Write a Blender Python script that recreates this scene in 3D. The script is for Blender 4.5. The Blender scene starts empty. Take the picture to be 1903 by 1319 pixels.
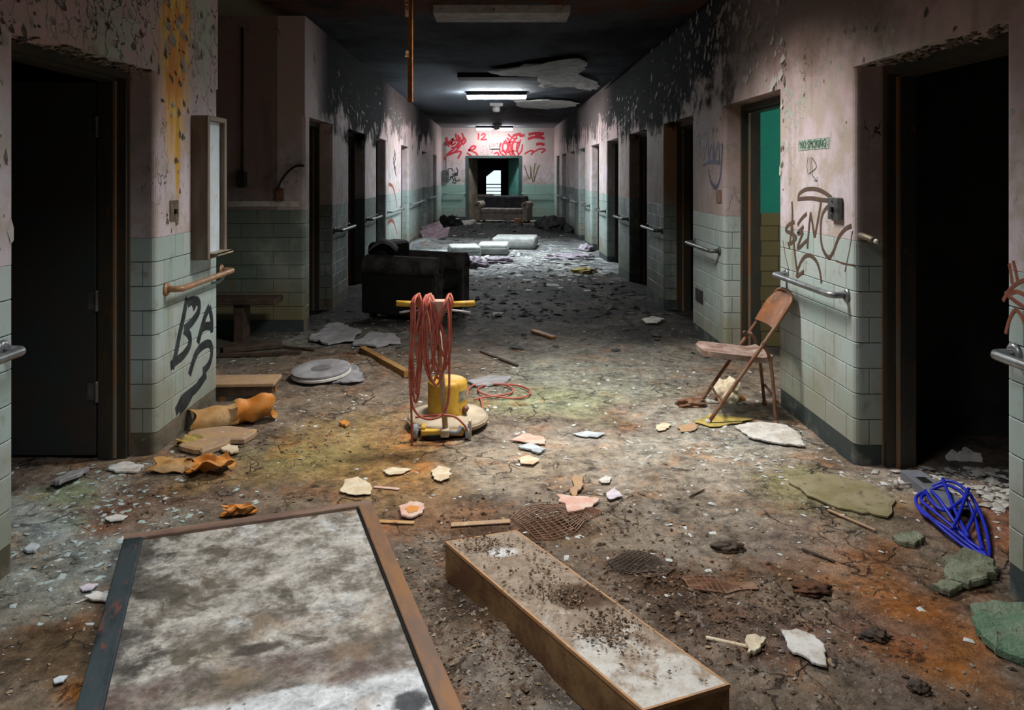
import bpy, bmesh, math, random
import numpy as np
from mathutils import Vector, Matrix, noise as mnoise

# ------------------------------------------------------------------ camera, world, light, exposure
SC = bpy.context.scene
COL = SC.collection
SC.view_settings.view_transform = 'Standard'
SC.view_settings.look = 'None'
SC.view_settings.gamma = 1.0
SC.view_settings.use_curve_mapping = False
SC.view_settings.exposure = 0.0

EYE, FPX, VX, VY = 1.5, 1430.0, 925.0, 323.0      # eye height, focal length (px of 1903), vanishing point
cam_d = bpy.data.cameras.new('camera')
cam = bpy.data.objects.new('camera', cam_d)
COL.objects.link(cam)
cam.location = (0, 0, EYE)
cam.rotation_euler = (math.pi / 2, 0, 0)
cam_d.sensor_width = 36.0
cam_d.lens = FPX / 1903 * 36.0
cam_d.shift_x = (951.5 - VX) / 1903
cam_d.shift_y = -(659.5 - VY) / 1903
cam_d.clip_end = 200
SC.camera = cam

W = bpy.data.worlds.new('dim_sky')
SC.world = W
W.use_nodes = True
W.node_tree.nodes['Background'].inputs[0].default_value = (0.55, 0.65, 0.8, 1)
W.node_tree.nodes['Background'].inputs[1].default_value = 0.2

# power of the corridor's lamps and an added foreground fill (the fixtures themselves are built further down)
MAIN_POS, MAIN_W = (0.42, 4.75, 2.90), 76.0       # lit ceiling fixture above the polisher, out of frame
NEAR_POS, NEAR_W = (-0.35, 1.75, 2.90), 36.0        # fill lamp added above the camera to brighten the foreground
MID_EMIT, END_EMIT = 190.0, 75.0                   # fluorescent diffusers that the photo shows
ROOM_EMIT = 11.0                                    # daylight at the window of the green room
FAR_EMIT = 1.1                                     # daylight window at the very end


def area_light(name, loc, power, sx, sy, spread, color):
    d = bpy.data.lights.new(name, 'AREA')
    d.shape = 'RECTANGLE'
    d.size, d.size_y = sx, sy
    d.energy = power
    d.spread = math.radians(spread)
    d.color = color
    o = bpy.data.objects.new(name, d)
    COL.objects.link(o)
    o.location = loc
    return o


area_light('main_lamp_light', MAIN_POS, MAIN_W, 0.9, 0.35, 134, (1.0, 0.955, 0.90))
area_light('near_fill_light', NEAR_POS, NEAR_W, 0.9, 0.35, 125, (0.97, 0.98, 1.0))

R = random.Random(7)
HW = 1.83            # half width of the corridor
CEIL = 3.0
TOP_TILE = 1.158
BASE_H = 0.11
LINTEL = 2.05
COURSE = 0.131
YEND = 25.0

# ------------------------------------------------------------------ helpers: pixel of the photo -> place


def fl(px, py, h=0.0):
    """point at height h seen at a pixel"""
    y = (EYE - h) * FPX / (py - VY)
    return ((px - VX) * y / FPX, y)


def wl(px, py, s, X=HW):
    """point (y, height) on a side wall"""
    y = X * FPX / abs(px - VX)
    return (y, EYE - (py - VY) * y / FPX)


def el(px, py, y=YEND):
    return ((px - VX) * y / FPX, EYE - (py - VY) * y / FPX)


# ------------------------------------------------------------------ helpers: objects
def put(o, parent=None):
    COL.objects.link(o)
    if parent is not None:
        o.parent = parent
    return o


def tag(o, label=None, cat=None, group=None, kind=None):
    if label:
        o['label'] = label
    if cat:
        o['category'] = cat
    if group:
        o['group'] = group
    if kind:
        o['kind'] = kind
    return o


def thing(name, label, cat, loc=(0, 0, 0), rz=0.0, group=None):
    o = bpy.data.objects.new(name, None)
    o.empty_display_size = 0.1
    put(o)
    o.location = loc
    o.rotation_euler = (0, 0, rz)
    return tag(o, label, cat, group)


def mk(name, verts, faces, m, parent=None, smooth=False, loc=None):
    me = bpy.data.meshes.new(name)
    me.from_pydata([tuple(v) for v in verts], [], faces)
    me.update()
    if smooth:
        me.polygons.foreach_set('use_smooth', [True] * len(me.polygons))
    me.materials.append(m)
    o = bpy.data.objects.new(name, me)
    if loc is not None:
        o.location = loc
    return put(o, parent)


class MB:
    """collects shapes into one mesh"""

    def __init__(self):
        self.v, self.f = [], []

    def add(self, vs, fs):
        n = len(self.v)
        self.v += [tuple(p) for p in vs]
        self.f += [tuple(i + n for i in q) for q in fs]
        return self

    def box(self, x0, x1, y0, y1, z0, z1):
        return self.add([(x0, y0, z0), (x1, y0, z0), (x1, y1, z0), (x0, y1, z0), (x0, y0, z1), (x1, y0, z1), (x1, y1, z1), (x0, y1, z1)],
                        [(0, 3, 2, 1), (4, 5, 6, 7), (0, 1, 5, 4), (1, 2, 6, 5), (2, 3, 7, 6), (3, 0, 4, 7)])

    def prism(self, poly, z0, z1):
        n = len(poly)
        a = sum(poly[i][0] * poly[(i + 1) % n][1] - poly[(i + 1) % n][0] * poly[i][1] for i in range(n))
        if a < 0:
            poly = poly[::-1]
        vs = [(p[0], p[1], z0) for p in poly] + [(p[0], p[1], z1) for p in poly]
        fs = [tuple(range(n - 1, -1, -1)), tuple(range(n, 2 * n))]
        fs += [(i, (i + 1) % n, n + (i + 1) % n, n + i) for i in range(n)]
        return self.add(vs, fs)

    def tube(self, pts, r, seg=8, smooth=0, cap=True, flat=1.0):
        P = [Vector(p) for p in pts]
        if smooth:
            P = catmull(P, smooth)
        n = len(P)
        rr = r if isinstance(r, (list, tuple)) else [r] * n
        if len(rr) != n:
            rr = list(np.interp(np.linspace(0, 1, n), np.linspace(0, 1, len(rr)), rr))
        t0 = (P[1] - P[0]).normalized()
        u = t0.orthogonal().normalized()
        vs = []
        for i in range(n):
            t = (P[min(i + 1, n - 1)] - P[max(i - 1, 0)])
            t = t.normalized() if t.length > 1e-9 else t0
            u = (u - t * u.dot(t))
            u = u.normalized() if u.length > 1e-6 else t.orthogonal().normalized()
            w = t.cross(u)
            for k in range(seg):
                a = 2 * math.pi * k / seg
                vs.append(P[i] + u * (math.cos(a) * rr[i]) + w * (math.sin(a) * rr[i] * flat))
        fs = []
        for i in range(n - 1):
            for k in range(seg):
                k2 = (k + 1) % seg
                fs.append((i * seg + k, i * seg + k2, (i + 1) * seg + k2, (i + 1) * seg + k))
        if cap:
            fs.append(tuple(range(seg - 1, -1, -1)))
            fs.append(tuple(range((n - 1) * seg, n * seg)))
        return self.add(vs, fs)

    def lathe(self, prof, c=(0, 0, 0), seg=32, rot=None):
        """profile [(r, z)] round z, optional rotation matrix, then moved to c"""
        vs, fs = [], []
        for (r, z) in prof:
            for k in range(seg):
                a = 2 * math.pi * k / seg
                p = Vector((r * math.cos(a), r * math.sin(a), z))
                if rot is not None:
                    p = rot @ p
                vs.append((p.x + c[0], p.y + c[1], p.z + c[2]))
        for i in range(len(prof) - 1):
            for k in range(seg):
                k2 = (k + 1) % seg
                fs.append((i * seg + k, i * seg + k2, (i + 1) * seg + k2, (i + 1) * seg + k))
        if prof[0][0] > 1e-6:
            fs.append(tuple(range(seg - 1, -1, -1)))
        if prof[-1][0] > 1e-6:
            m = (len(prof) - 1) * seg
            fs.append(tuple(range(m, m + seg)))
        return self.add(vs, fs)

    def rbox(self, x0, x1, y0, y1, z0, z1, b=0.01, seg=2):
        bm = bmesh.new()
        bmesh.ops.create_cube(bm, size=1.0)
        for v in bm.verts:
            v.co = ((x0 + x1) / 2 + v.co.x * (x1 - x0), (y0 + y1) / 2 + v.co.y * (y1 - y0), (z0 + z1) / 2 + v.co.z * (z1 - z0))
        bmesh.ops.bevel(bm, geom=list(bm.edges), offset=b, segments=seg, profile=0.5, affect='EDGES')
        bm.verts.index_update()
        self.add([v.co[:] for v in bm.verts], [tuple(v.index for v in f.verts) for f in bm.faces])
        bm.free()
        return self

    def xf(self, M, start=0):
        self.v = self.v[:start] + [tuple(M @ Vector(p)) for p in self.v[start:]]
        return self

    def build(self, name, m, parent=None, smooth=False, loc=None):
        return mk(name, self.v, self.f, m, parent, smooth, loc)


def catmull(P, k):
    out = []
    n = len(P)
    for i in range(n - 1):
        p0, p1, p2, p3 = P[max(i - 1, 0)], P[i], P[i + 1], P[min(i + 2, n - 1)]
        for j in range(k):
            t = j / k
            out.append(0.5 * ((2 * p1) + (p2 - p0) * t + (2 * p0 - 5 * p1 + 4 * p2 - p3) * t * t + (3 * p1 - p0 - 3 * p2 + p3) * t ** 3))
    out.append(P[-1])
    return out


def autosmooth(o, deg=40):
    me = o.data
    me.polygons.foreach_set('use_smooth', [True] * len(me.polygons))
    try:
        me.set_sharp_from_angle(angle=math.radians(deg))
    except Exception:
        pass
    return o


# ------------------------------------------------------------------ helpers: materials
class NT:
    def __init__(self, name):
        self.m = bpy.data.materials.new(name)
        self.m.use_nodes = True
        self.t = self.m.node_tree
        self.b = self.t.nodes['Principled BSDF']
        self.b.inputs['Specular IOR Level'].default_value = 0.3
        self.co = self.t.nodes.new('ShaderNodeTexCoord')

    def n(self, kind, **kw):
        x = self.t.nodes.new(kind)
        for k, v in kw.items():
            setattr(x, k, v)
        return x

    def ln(self, a, b):
        self.t.links.new(a, b)

    def val(self, sock, v):
        if isinstance(v, bpy.types.NodeSocket):
            self.ln(v, sock)
        elif isinstance(v, (tuple, list)) and len(v) == 3 and sock.type == 'RGBA':
            sock.default_value = (*v, 1)
        else:
            sock.default_value = v

    def pos(self):
        if not hasattr(self, '_p'):
            self._p = self.n('ShaderNodeNewGeometry').outputs['Position']
        return self._p

    def obj(self):
        return self.co.outputs['Object']

    def noise(self, scale, detail=4, rough=0.6, vec=None, dist=0.0):
        x = self.n('ShaderNodeTexNoise')
        x.inputs['Scale'].default_value = scale
        x.inputs['Detail'].default_value = detail
        x.inputs['Roughness'].default_value = rough
        x.inputs['Distortion'].default_value = dist
        self.ln(vec if vec is not None else self.obj(), x.inputs['Vector'])
        return x.outputs['Fac']

    def scl(self, v, vec=None):
        x = self.n('ShaderNodeVectorMath', operation='MULTIPLY')
        self.ln(vec if vec is not None else self.obj(), x.inputs[0])
        x.inputs[1].default_value = v
        return x.outputs[0]

    def sub(self, v, vec=None):
        x = self.n('ShaderNodeVectorMath', operation='SUBTRACT')
        self.ln(vec if vec is not None else self.obj(), x.inputs[0])
        x.inputs[1].default_value = v
        return x.outputs[0]

    def ma(self, op, a, b=0.0, clamp=False):
        x = self.n('ShaderNodeMath', operation=op)
        x.use_clamp = clamp
        self.val(x.inputs[0], a)
        self.val(x.inputs[1], b)
        return x.outputs[0]

    def step(self, v, lo, hi):
        x = self.n('ShaderNodeMapRange', interpolation_type='SMOOTHSTEP')
        self.val(x.inputs['Value'], v)
        x.inputs['From Min'].default_value = lo
        x.inputs['From Max'].default_value = hi
        return x.outputs[0]

    def mix(self, f, a, b, blend='MIX'):
        x = self.n('ShaderNodeMix', data_type='RGBA', blend_type=blend)
        self.val(x.inputs[0], f)
        self.val(x.inputs[6], a)
        self.val(x.inputs[7], b)
        return x.outputs[2]

    def sep(self, vec=None):
        x = self.n('ShaderNodeSeparateXYZ')
        self.ln(vec if vec is not None else self.obj(), x.inputs[0])
        return x.outputs

    def rnd(self):
        return self.n('ShaderNodeObjectInfo').outputs['Random']

    def blob(self, c, r, vec=None, wob=0.35, nsc=6.0):
        """soft ellipsoidal stain with a ragged edge"""
        v = self.sub(c, vec)
        v = self.scl((1 / r[0], 1 / r[1], 1 / r[2]), v)
        d = self.n('ShaderNodeVectorMath', operation='LENGTH')
        self.ln(v, d.inputs[0])
        w = self.noise(nsc, 5, 0.65, vec)
        dd = self.ma('ADD', d.outputs['Value'], self.ma('MULTIPLY', self.ma('SUBTRACT', w, 0.5), wob * 4))
        return self.step(dd, 1.1, 0.55)

    def bump(self, h, strength=0.5, dist=0.01):
        x = self.n('ShaderNodeBump')
        x.inputs['Strength'].default_value = strength
        x.inputs['Distance'].default_value = dist
        self.ln(h, x.inputs['Height'])
        self.ln(x.outputs[0], self.b.inputs['Normal'])

    def out(self, col, rough=0.7, metal=0.0):
        self.val(self.b.inputs['Base Color'], col)
        self.val(self.b.inputs['Roughness'], rough)
        self.val(self.b.inputs['Metallic'], metal)
        return self.m


def plain(name, c1, c2=None, scale=8.0, rough=0.7, metal=0.0, bump=0.3, bd=0.004, c3=None, lo=0.4, hi=0.62, vary=0.0, stretch=None):
    t = NT(name)
    c2 = c2 or tuple(x * 0.6 for x in c1)
    v = t.scl(stretch) if stretch else None
    a = t.noise(scale, 6, 0.65, v)
    col = t.mix(t.step(a, lo, hi), c1, c2)
    if c3:
        col = t.mix(t.step(t.noise(scale * 2.7, 5, 0.7, v), 0.58, 0.7), col, c3)
    if vary:
        k = t.ma('ADD', t.ma('MULTIPLY', t.rnd(), vary), 1 - vary / 2)
        x = t.n('ShaderNodeCombineColor')
        for i in range(3):
            t.ln(k, x.inputs[i])
        col = t.mix(1.0, col, x.outputs[0], 'MULTIPLY')
    if bump:
        t.bump(t.noise(scale * 4, 5, 0.7, v), bump, bd)
    return t.out(col, rough, metal)


def emit(name, c, s):
    t = NT(name)
    t.b.inputs['Emission Color'].default_value = (*c, 1)
    t.b.inputs['Emission Strength'].default_value = s
    return t.out(c, 0.6)


M = {}


def soot_mask(t, h, y, s0=4.9, s1=7.2):
    """fire soot that crept along the ceiling and down the walls between the two lit stretches"""
    n1 = t.noise(1.1, 6, 0.68)
    n2 = t.noise(4.5, 6, 0.7)
    ragged = t.ma('ADD', t.ma('MULTIPLY', t.ma('SUBTRACT', n1, 0.5), 2.2), t.ma('MULTIPLY', t.ma('SUBTRACT', n2, 0.5), 1.1))
    deep = t.ma('MULTIPLY', t.step(y, 6.6, 8.6), t.step(y, 13.4, 11.6))
    hh = t.ma('ADD', t.ma('ADD', h, ragged), t.ma('MULTIPLY', deep, 0.18))
    a = t.step(hh, 2.12, 2.42)
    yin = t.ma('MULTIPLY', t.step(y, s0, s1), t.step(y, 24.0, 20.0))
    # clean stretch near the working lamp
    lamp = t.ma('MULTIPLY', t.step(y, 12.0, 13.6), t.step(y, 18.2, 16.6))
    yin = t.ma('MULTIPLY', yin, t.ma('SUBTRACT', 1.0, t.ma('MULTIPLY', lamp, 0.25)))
    return t.ma('MULTIPLY', a, yin), n1, n2


def make_wall_mat(name, side, band=TOP_TILE, tiles=True, soot_on=True):
    t = NT(name)
    x, y, h = t.sep()
    soot, n1, n2 = soot_mask(t, h, y, *((7.42, 8.4) if side == 'left' else (5.0, 6.6)))
    t.b.inputs['Specular IOR Level'].default_value = 0.06
    n3 = t.noise(14, 6, 0.7)
    pink = t.mix(t.step(n1, 0.35, 0.65), (0.53, 0.35, 0.345), (0.47, 0.34, 0.36))
    lilac = t.mix(t.step(t.ma('ADD', h, t.ma('MULTIPLY', n2, 0.6)), 1.6, 2.6), (0.58, 0.52, 0.57), pink)
    col = t.mix(t.step(n2, 0.40, 0.62), lilac, (0.44, 0.37, 0.33))
    # bare plaster under the paint
    peel = t.ma('MULTIPLY', t.step(t.ma('ADD', t.ma('MULTIPLY', n3, 0.45), t.ma('MULTIPLY', n1, 0.65)), 0.60, 0.63), 0.85)
    col = t.mix(peel, col, (0.40, 0.46, 0.40))
    # drips
    dr = t.noise(5.0, 5, 0.6, t.scl((1, 1.6, 0.12)))
    col = t.mix(t.ma('MULTIPLY', t.step(dr, 0.55, 0.75), 0.5), col, (0.20, 0.13, 0.08))
    # cracked flakes: dark gaps
    w = t.n('ShaderNodeVectorMath', operation='ADD')
    t.ln(t.scl((1, 1.0, 0.5)), w.inputs[0])
    nz = t.n('ShaderNodeTexNoise')
    nz.inputs['Scale'].default_value = 7
    nz.inputs['Detail'].default_value = 5
    t.ln(t.obj(), nz.inputs['Vector'])
    k = t.scl((0.22, 0.22, 0.22), nz.outputs['Color'])
    t.ln(k, w.inputs[1])
    vo = t.n('ShaderNodeTexVoronoi', feature='DISTANCE_TO_EDGE')
    vo.inputs['Scale'].default_value = 9.0
    t.ln(w.outputs[0], vo.inputs['Vector'])
    area = t.step(t.noise(1.7, 4, 0.6), 0.56, 0.68)
    if side == 'left':
        area = t.ma('MAXIMUM', area, t.ma('MULTIPLY', t.step(t.ma('ADD', h, n1), 2.35, 2.75), t.step(y, 5.6, 4.9)))
    crack = t.ma('MULTIPLY', t.step(vo.outputs['Distance'], 0.035, 0.006), area)
    col = t.mix(crack, col, (0.05, 0.045, 0.04))
    if side == 'left':
        st = t.blob((-1.83, 4.37, 2.60), (0.5, 0.25, 1.15), wob=0.20, nsc=5)
        col = t.mix(t.ma('MULTIPLY', st, 0.95), col, t.mix(t.step(t.noise(6.0, 5, 0.65, t.scl((1, 2.5, 0.35))), 0.45, 0.55), (0.74, 0.47, 0.10), (0.66, 0.25, 0.02)))
        st = t.blob((-1.83, 4.40, 1.62), (0.5, 0.04, 0.33), wob=0.12, nsc=9)
        col = t.mix(st, col, (0.58, 0.34, 0.08))
        st = t.blob((-1.83, 4.78, 2.5), (0.5, 0.17, 0.55), wob=0.35, nsc=6)
        col = t.mix(t.ma('MULTIPLY', st, 0.8), col, (0.42, 0.46, 0.36))
        st = t.blob((-1.83, 2.0, 1.6), (0.5, 1.0, 0.8), wob=0.4, nsc=6)
        col = t.mix(t.ma('MULTIPLY', st, 0.6), col, (0.42, 0.46, 0.46))
    elif side == 'right':
        st = t.blob((1.83, 5.2, 2.85), (0.6, 4.0, 0.95), wob=0.30, nsc=2)  # brown dirt high up, with the lamp's falloff painted into it
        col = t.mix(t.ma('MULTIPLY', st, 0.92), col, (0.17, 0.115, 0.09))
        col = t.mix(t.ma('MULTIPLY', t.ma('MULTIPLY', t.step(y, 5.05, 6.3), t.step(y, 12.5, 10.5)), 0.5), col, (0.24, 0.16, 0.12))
        st = t.blob((1.95, 8.4, 1.8), (0.3, 0.25, 0.9), wob=0.3, nsc=3)
        col = t.mix(t.ma('MULTIPLY', st, 0.6), col, (0.34, 0.18, 0.06))
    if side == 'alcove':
        col = t.mix(0.62, col, (0.13, 0.075, 0.065))  # alcove dimness mixed into the plaster colour
    if not tiles:
        col = t.mix(t.step(t.ma('ADD', h, t.ma('MULTIPLY', n3, 0.02)), band + 0.012, band + 0.002), col, (0.27, 0.42, 0.36))
    if soot_on:
        col = t.mix(soot, col, (0.009, 0.009, 0.010))
    t.bump(t.ma('SUBTRACT', t.ma('ADD', t.ma('MULTIPLY', n3, 0.35), peel), crack), 0.55, 0.006)
    return t.out(col, t.ma('ADD', 0.65, t.ma('MULTIPLY', soot, 0.3)))


def make_tile_mat(name, c, c2, dirt=0.5):
    t = NT(name)
    P = t.pos()
    n1 = t.noise(2.2, 6, 0.65, P)
    n2 = t.noise(11, 6, 0.7, P)
    col = t.mix(t.rnd(), c, c2)
    col = t.mix(t.step(n1, 0.45, 0.75), col, (0.36, 0.40, 0.36))
    x, y, h = t.sep(P)
    low = t.ma('MULTIPLY', t.step(t.ma('ADD', h, t.ma('MULTIPLY', n1, -0.7)), 0.22, -0.2), dirt)
    col = t.mix(low, col, (0.20, 0.16, 0.07))
    col = t.mix(t.ma('MULTIPLY', t.step(n2, 0.56, 0.72), dirt), col, (0.16, 0.14, 0.10))
    run = t.noise(6.0, 4, 0.6, t.scl((1, 1, 0.10), P))
    col = t.mix(t.ma('MULTIPLY', t.step(run, 0.58, 0.72), dirt * 0.8), col, (0.22, 0.17, 0.08))
    dk = t.ma('MULTIPLY', t.step(y, 6.8, 9.0), t.step(t.noise(1.3, 5, 0.7, P), 0.26, 0.55))  # soot, and the dimness far from the lamps, put into the tile colour
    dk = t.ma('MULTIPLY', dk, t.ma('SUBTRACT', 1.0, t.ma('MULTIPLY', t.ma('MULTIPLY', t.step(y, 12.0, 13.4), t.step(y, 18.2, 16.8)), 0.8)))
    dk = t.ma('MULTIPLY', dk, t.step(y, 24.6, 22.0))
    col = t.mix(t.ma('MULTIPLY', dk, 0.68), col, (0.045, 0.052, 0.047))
    t.b.inputs['Specular IOR Level'].default_value = 0.22
    t.bump(n2, 0.15, 0.003)
    return t.out(col, t.ma('ADD', 0.38, t.ma('MULTIPLY', n1, 0.35)))


M['wall_l'] = make_wall_mat('peeling_pink_plaster_left', 'left')
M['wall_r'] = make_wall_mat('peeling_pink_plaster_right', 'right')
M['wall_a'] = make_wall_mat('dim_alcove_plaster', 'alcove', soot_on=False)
M['wall_e'] = make_wall_mat('painted_end_wall', 'end', tiles=False)
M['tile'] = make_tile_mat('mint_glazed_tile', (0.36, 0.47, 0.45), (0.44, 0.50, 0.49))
M['tile_dim'] = make_tile_mat('mint_glazed_tile_shaded', (0.15, 0.20, 0.17), (0.19, 0.23, 0.195), 0.8)  # darker tile copy, the alcove's dimness put into its colour
M['mortar'] = plain('dark_mortar', (0.10, 0.11, 0.10), (0.05, 0.05, 0.045), 20)
M['base'] = plain('dark_cove_base', (0.045, 0.06, 0.06), (0.16, 0.17, 0.16), 7, 0.6, lo=0.5, hi=0.7)
M['frame'] = plain('dark_steel_frame', (0.035, 0.04, 0.035), (0.06, 0.045, 0.03), 9, 0.5, 0.2, c3=(0.13, 0.055, 0.02), stretch=(1, 1, 0.3))
M['frame_edge'] = plain('rusted_frame_edge', (0.20, 0.19, 0.14), (0.30, 0.13, 0.05), 12, 0.6, 0.2, stretch=(1, 1, 0.3))
M['base_l'] = plain('dirty_tan_base', (0.17, 0.15, 0.11), (0.09, 0.08, 0.055), 7, 0.6, c3=(0.24, 0.21, 0.15))
M['room'] = plain('dim_room_plaster', (0.07, 0.065, 0.06), (0.04, 0.04, 0.04), 3)
M['door'] = plain('dark_door_paint', (0.035, 0.045, 0.042), (0.05, 0.04, 0.035), 4, 0.6)


def make_green_room():
    t = NT('green_room_paint')
    x, y, h = t.sep(t.pos())
    n = t.noise(9, 5, 0.7, t.pos())
    c = t.mix(t.step(n, 0.45, 0.7), (0.03, 0.42, 0.27), (0.03, 0.36, 0.26))
    br = t.n('ShaderNodeTexBrick')
    cv = t.n('ShaderNodeCombineXYZ')
    t.ln(x, cv.inputs[0])
    t.ln(h, cv.inputs[1])
    t.ln(cv.outputs[0], br.inputs['Vector'])
    br.inputs['Scale'].default_value = 1.0
    br.inputs['Brick Width'].default_value = 0.305
    br.inputs['Row Height'].default_value = 0.131
    br.inputs['Mortar Size'].default_value = 0.004
    br.inputs['Color1'].default_value = (0.32, 0.25, 0.10, 1)
    br.inputs['Color2'].default_value = (0.27, 0.20, 0.08, 1)
    br.inputs['Mortar'].default_value = (0.08, 0.06, 0.03, 1)
    c = t.mix(t.step(h, 1.155, 1.165), br.outputs['Color'], c)
    return t.out(c, 0.5)


M['green'] = make_green_room()


def make_ceiling():
    t = NT('sooty_ceiling')
    x, y, h = t.sep()
    n1 = t.noise(0.55, 6, 0.65, t.scl((1, 0.6, 1)))
    n2 = t.noise(3.5, 6, 0.7)
    n3 = t.noise(20, 5, 0.7)
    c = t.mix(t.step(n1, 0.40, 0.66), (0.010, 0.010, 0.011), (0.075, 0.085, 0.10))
    c = t.mix(t.step(n2, 0.55, 0.75), c, (0.020, 0.017, 0.016))
    # brown water-stained boards nearer the camera
    c = t.mix(t.ma('MULTIPLY', t.step(y, 7.6, 7.0), t.step(n2, 0.35, 0.6)), c, (0.085, 0.035, 0.02))
    # blue-grey patch mid-corridor, paler grey towards the end wall
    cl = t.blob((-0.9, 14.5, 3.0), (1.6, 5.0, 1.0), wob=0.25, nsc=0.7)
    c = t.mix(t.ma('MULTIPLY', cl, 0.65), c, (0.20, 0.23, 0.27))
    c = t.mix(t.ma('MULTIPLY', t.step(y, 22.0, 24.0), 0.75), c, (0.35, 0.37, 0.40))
    # alcove: grey-green paint
    c = t.mix(t.step(x, -2.0, -2.3), c, (0.22, 0.23, 0.17))
    t.b.inputs['Specular IOR Level'].default_value = 0.06
    t.bump(t.ma('ADD', n2, t.ma('MULTIPLY', n3, 0.4)), 0.7, 0.02)
    return t.out(c, 0.8)


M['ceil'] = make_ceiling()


def make_floor_mat():
    t = NT('littered_floor')
    t.b.inputs['Specular IOR Level'].default_value = 0.14
    at = t.n('ShaderNodeAttribute', attribute_name='stain')
    base = at.outputs['Color']
    P = t.pos()
    n0 = t.noise(1.9, 6, 0.65, P, 0.4)
    n1 = t.noise(5.5, 8, 0.72, P, 0.5)
    n2 = t.noise(18, 8, 0.75, P)
    n3 = t.noise(70, 5, 0.7, P)

    def grey(v):
        x = t.n('ShaderNodeCombineColor')
        for i in range(3):
            t.ln(v, x.inputs[i])
        return x.outputs[0]
    # blotches: darker grime, lighter worn spots
    k = t.ma('ADD', t.ma('MULTIPLY', t.ma('SUBTRACT', n1, 0.5), 3.0), t.ma('MULTIPLY', t.ma('SUBTRACT', n2, 0.5), 3.2))
    k = t.ma('ADD', k, t.ma('MULTIPLY', t.ma('SUBTRACT', n0, 0.5), 1.2))
    k = t.ma('MINIMUM', t.ma('MAXIMUM', t.ma('ADD', k, 1.08), 0.18), 2.2)
    c = t.mix(1.0, base, grey(k), 'MULTIPLY')
    # rusty and grey drift of the hue
    c = t.mix(t.ma('MULTIPLY', t.step(t.noise(3.1, 6, 0.7, P), 0.52, 0.66), 0.55), c, t.mix(1.0, c, (1.45, 0.86, 0.50), 'MULTIPLY'))
    c = t.mix(t.ma('MULTIPLY', t.step(t.noise(2.3, 6, 0.7, t.sub((9, 4, 2), P)), 0.50, 0.64), 0.6), c, t.mix(1.0, c, (0.86, 0.95, 1.08), 'MULTIPLY'))
    # dark grime with ragged edges
    c = t.mix(t.ma('MULTIPLY', t.step(t.noise(8, 8, 0.78, P, 0.8), 0.56, 0.63), 0.75), c, (0.030, 0.020, 0.013))
    # lifted linoleum: crack lines
    w = t.n('ShaderNodeVectorMath', operation='ADD')
    t.ln(P, w.inputs[0])
    nz = t.n('ShaderNodeTexNoise')
    nz.inputs['Scale'].default_value = 6
    nz.inputs['Detail'].default_value = 6
    t.ln(P, nz.inputs['Vector'])
    t.ln(t.scl((0.30, 0.30, 0.0), nz.outputs['Color']), w.inputs[1])
    vo = t.n('ShaderNodeTexVoronoi', feature='DISTANCE_TO_EDGE')
    vo.inputs['Scale'].default_value = 4.5
    t.ln(w.outputs[0], vo.inputs['Vector'])
    cr = t.ma('MULTIPLY', t.step(vo.outputs['Distance'], 0.03, 0.004), t.step(t.noise(1.6, 4, 0.6, P), 0.48, 0.60))
    c = t.mix(t.ma('MULTIPLY', cr, 0.8), c, (0.02, 0.015, 0.010))
    # pale paint dust
    du = t.ma('MULTIPLY', t.step(t.noise(13, 8, 0.78, P, 0.6), 0.57, 0.63), t.step(t.noise(1.7, 4, 0.6, P), 0.44, 0.58))
    c = t.mix(t.ma('MULTIPLY', du, 0.75), c, t.mix(0.5, (0.56, 0.54, 0.50), t.mix(1.0, base, (2.2, 2.2, 2.2), 'MULTIPLY')))
    sp = t.n('ShaderNodeTexVoronoi')
    sp.inputs['Scale'].default_value = 60
    t.ln(P, sp.inputs['Vector'])
    sm = t.ma('MULTIPLY', t.step(sp.outputs['Distance'], 0.22, 0.12), t.step(n1, 0.50, 0.58))
    c = t.mix(t.ma('MULTIPLY', sm, 0.8), c, (0.55, 0.54, 0.51))
    t.bump(t.ma('SUBTRACT', t.ma('ADD', t.ma('ADD', t.ma('MULTIPLY', n1, 1.2), n2), t.ma('MULTIPLY', n3, 0.4)), t.ma('MULTIPLY', cr, 0.5)), 1.0, 0.035)
    return t.out(c, t.ma('ADD', 0.45, t.ma('MULTIPLY', n1, 0.4)))


M['floor'] = make_floor_mat()

# ------------------------------------------------------------------ floor
_rs = np.random.RandomState(3)


VG = {}


def vn(x, y, s, seed=0):
    """smooth value noise 0..1"""
    if seed not in VG:
        VG[seed] = np.random.RandomState(seed).rand(256, 256)
    g = VG[seed]
    X, Y = np.asarray(x) * s + 1000.3, np.asarray(y) * s + 1000.7
    i, j = np.floor(X).astype(int), np.floor(Y).astype(int)
    u, v = X - i, Y - j
    u, v = u * u * (3 - 2 * u), v * v * (3 - 2 * v)
    i0, i1, j0, j1 = i % 256, (i + 1) % 256, j % 256, (j + 1) % 256
    return (g[i0, j0] * (1 - u) + g[i1, j0] * u) * (1 - v) + (g[i0, j1] * (1 - u) + g[i1, j1] * u) * v


def fbm(x, y, s, seed=0, o=4):
    a, t, k = 0.0, 0.0, 1.0
    for q in range(o):
        a = a + vn(x, y, s * 2 ** q, seed + q) * k
        t += k
        k *= 0.55
    return a / t


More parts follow.
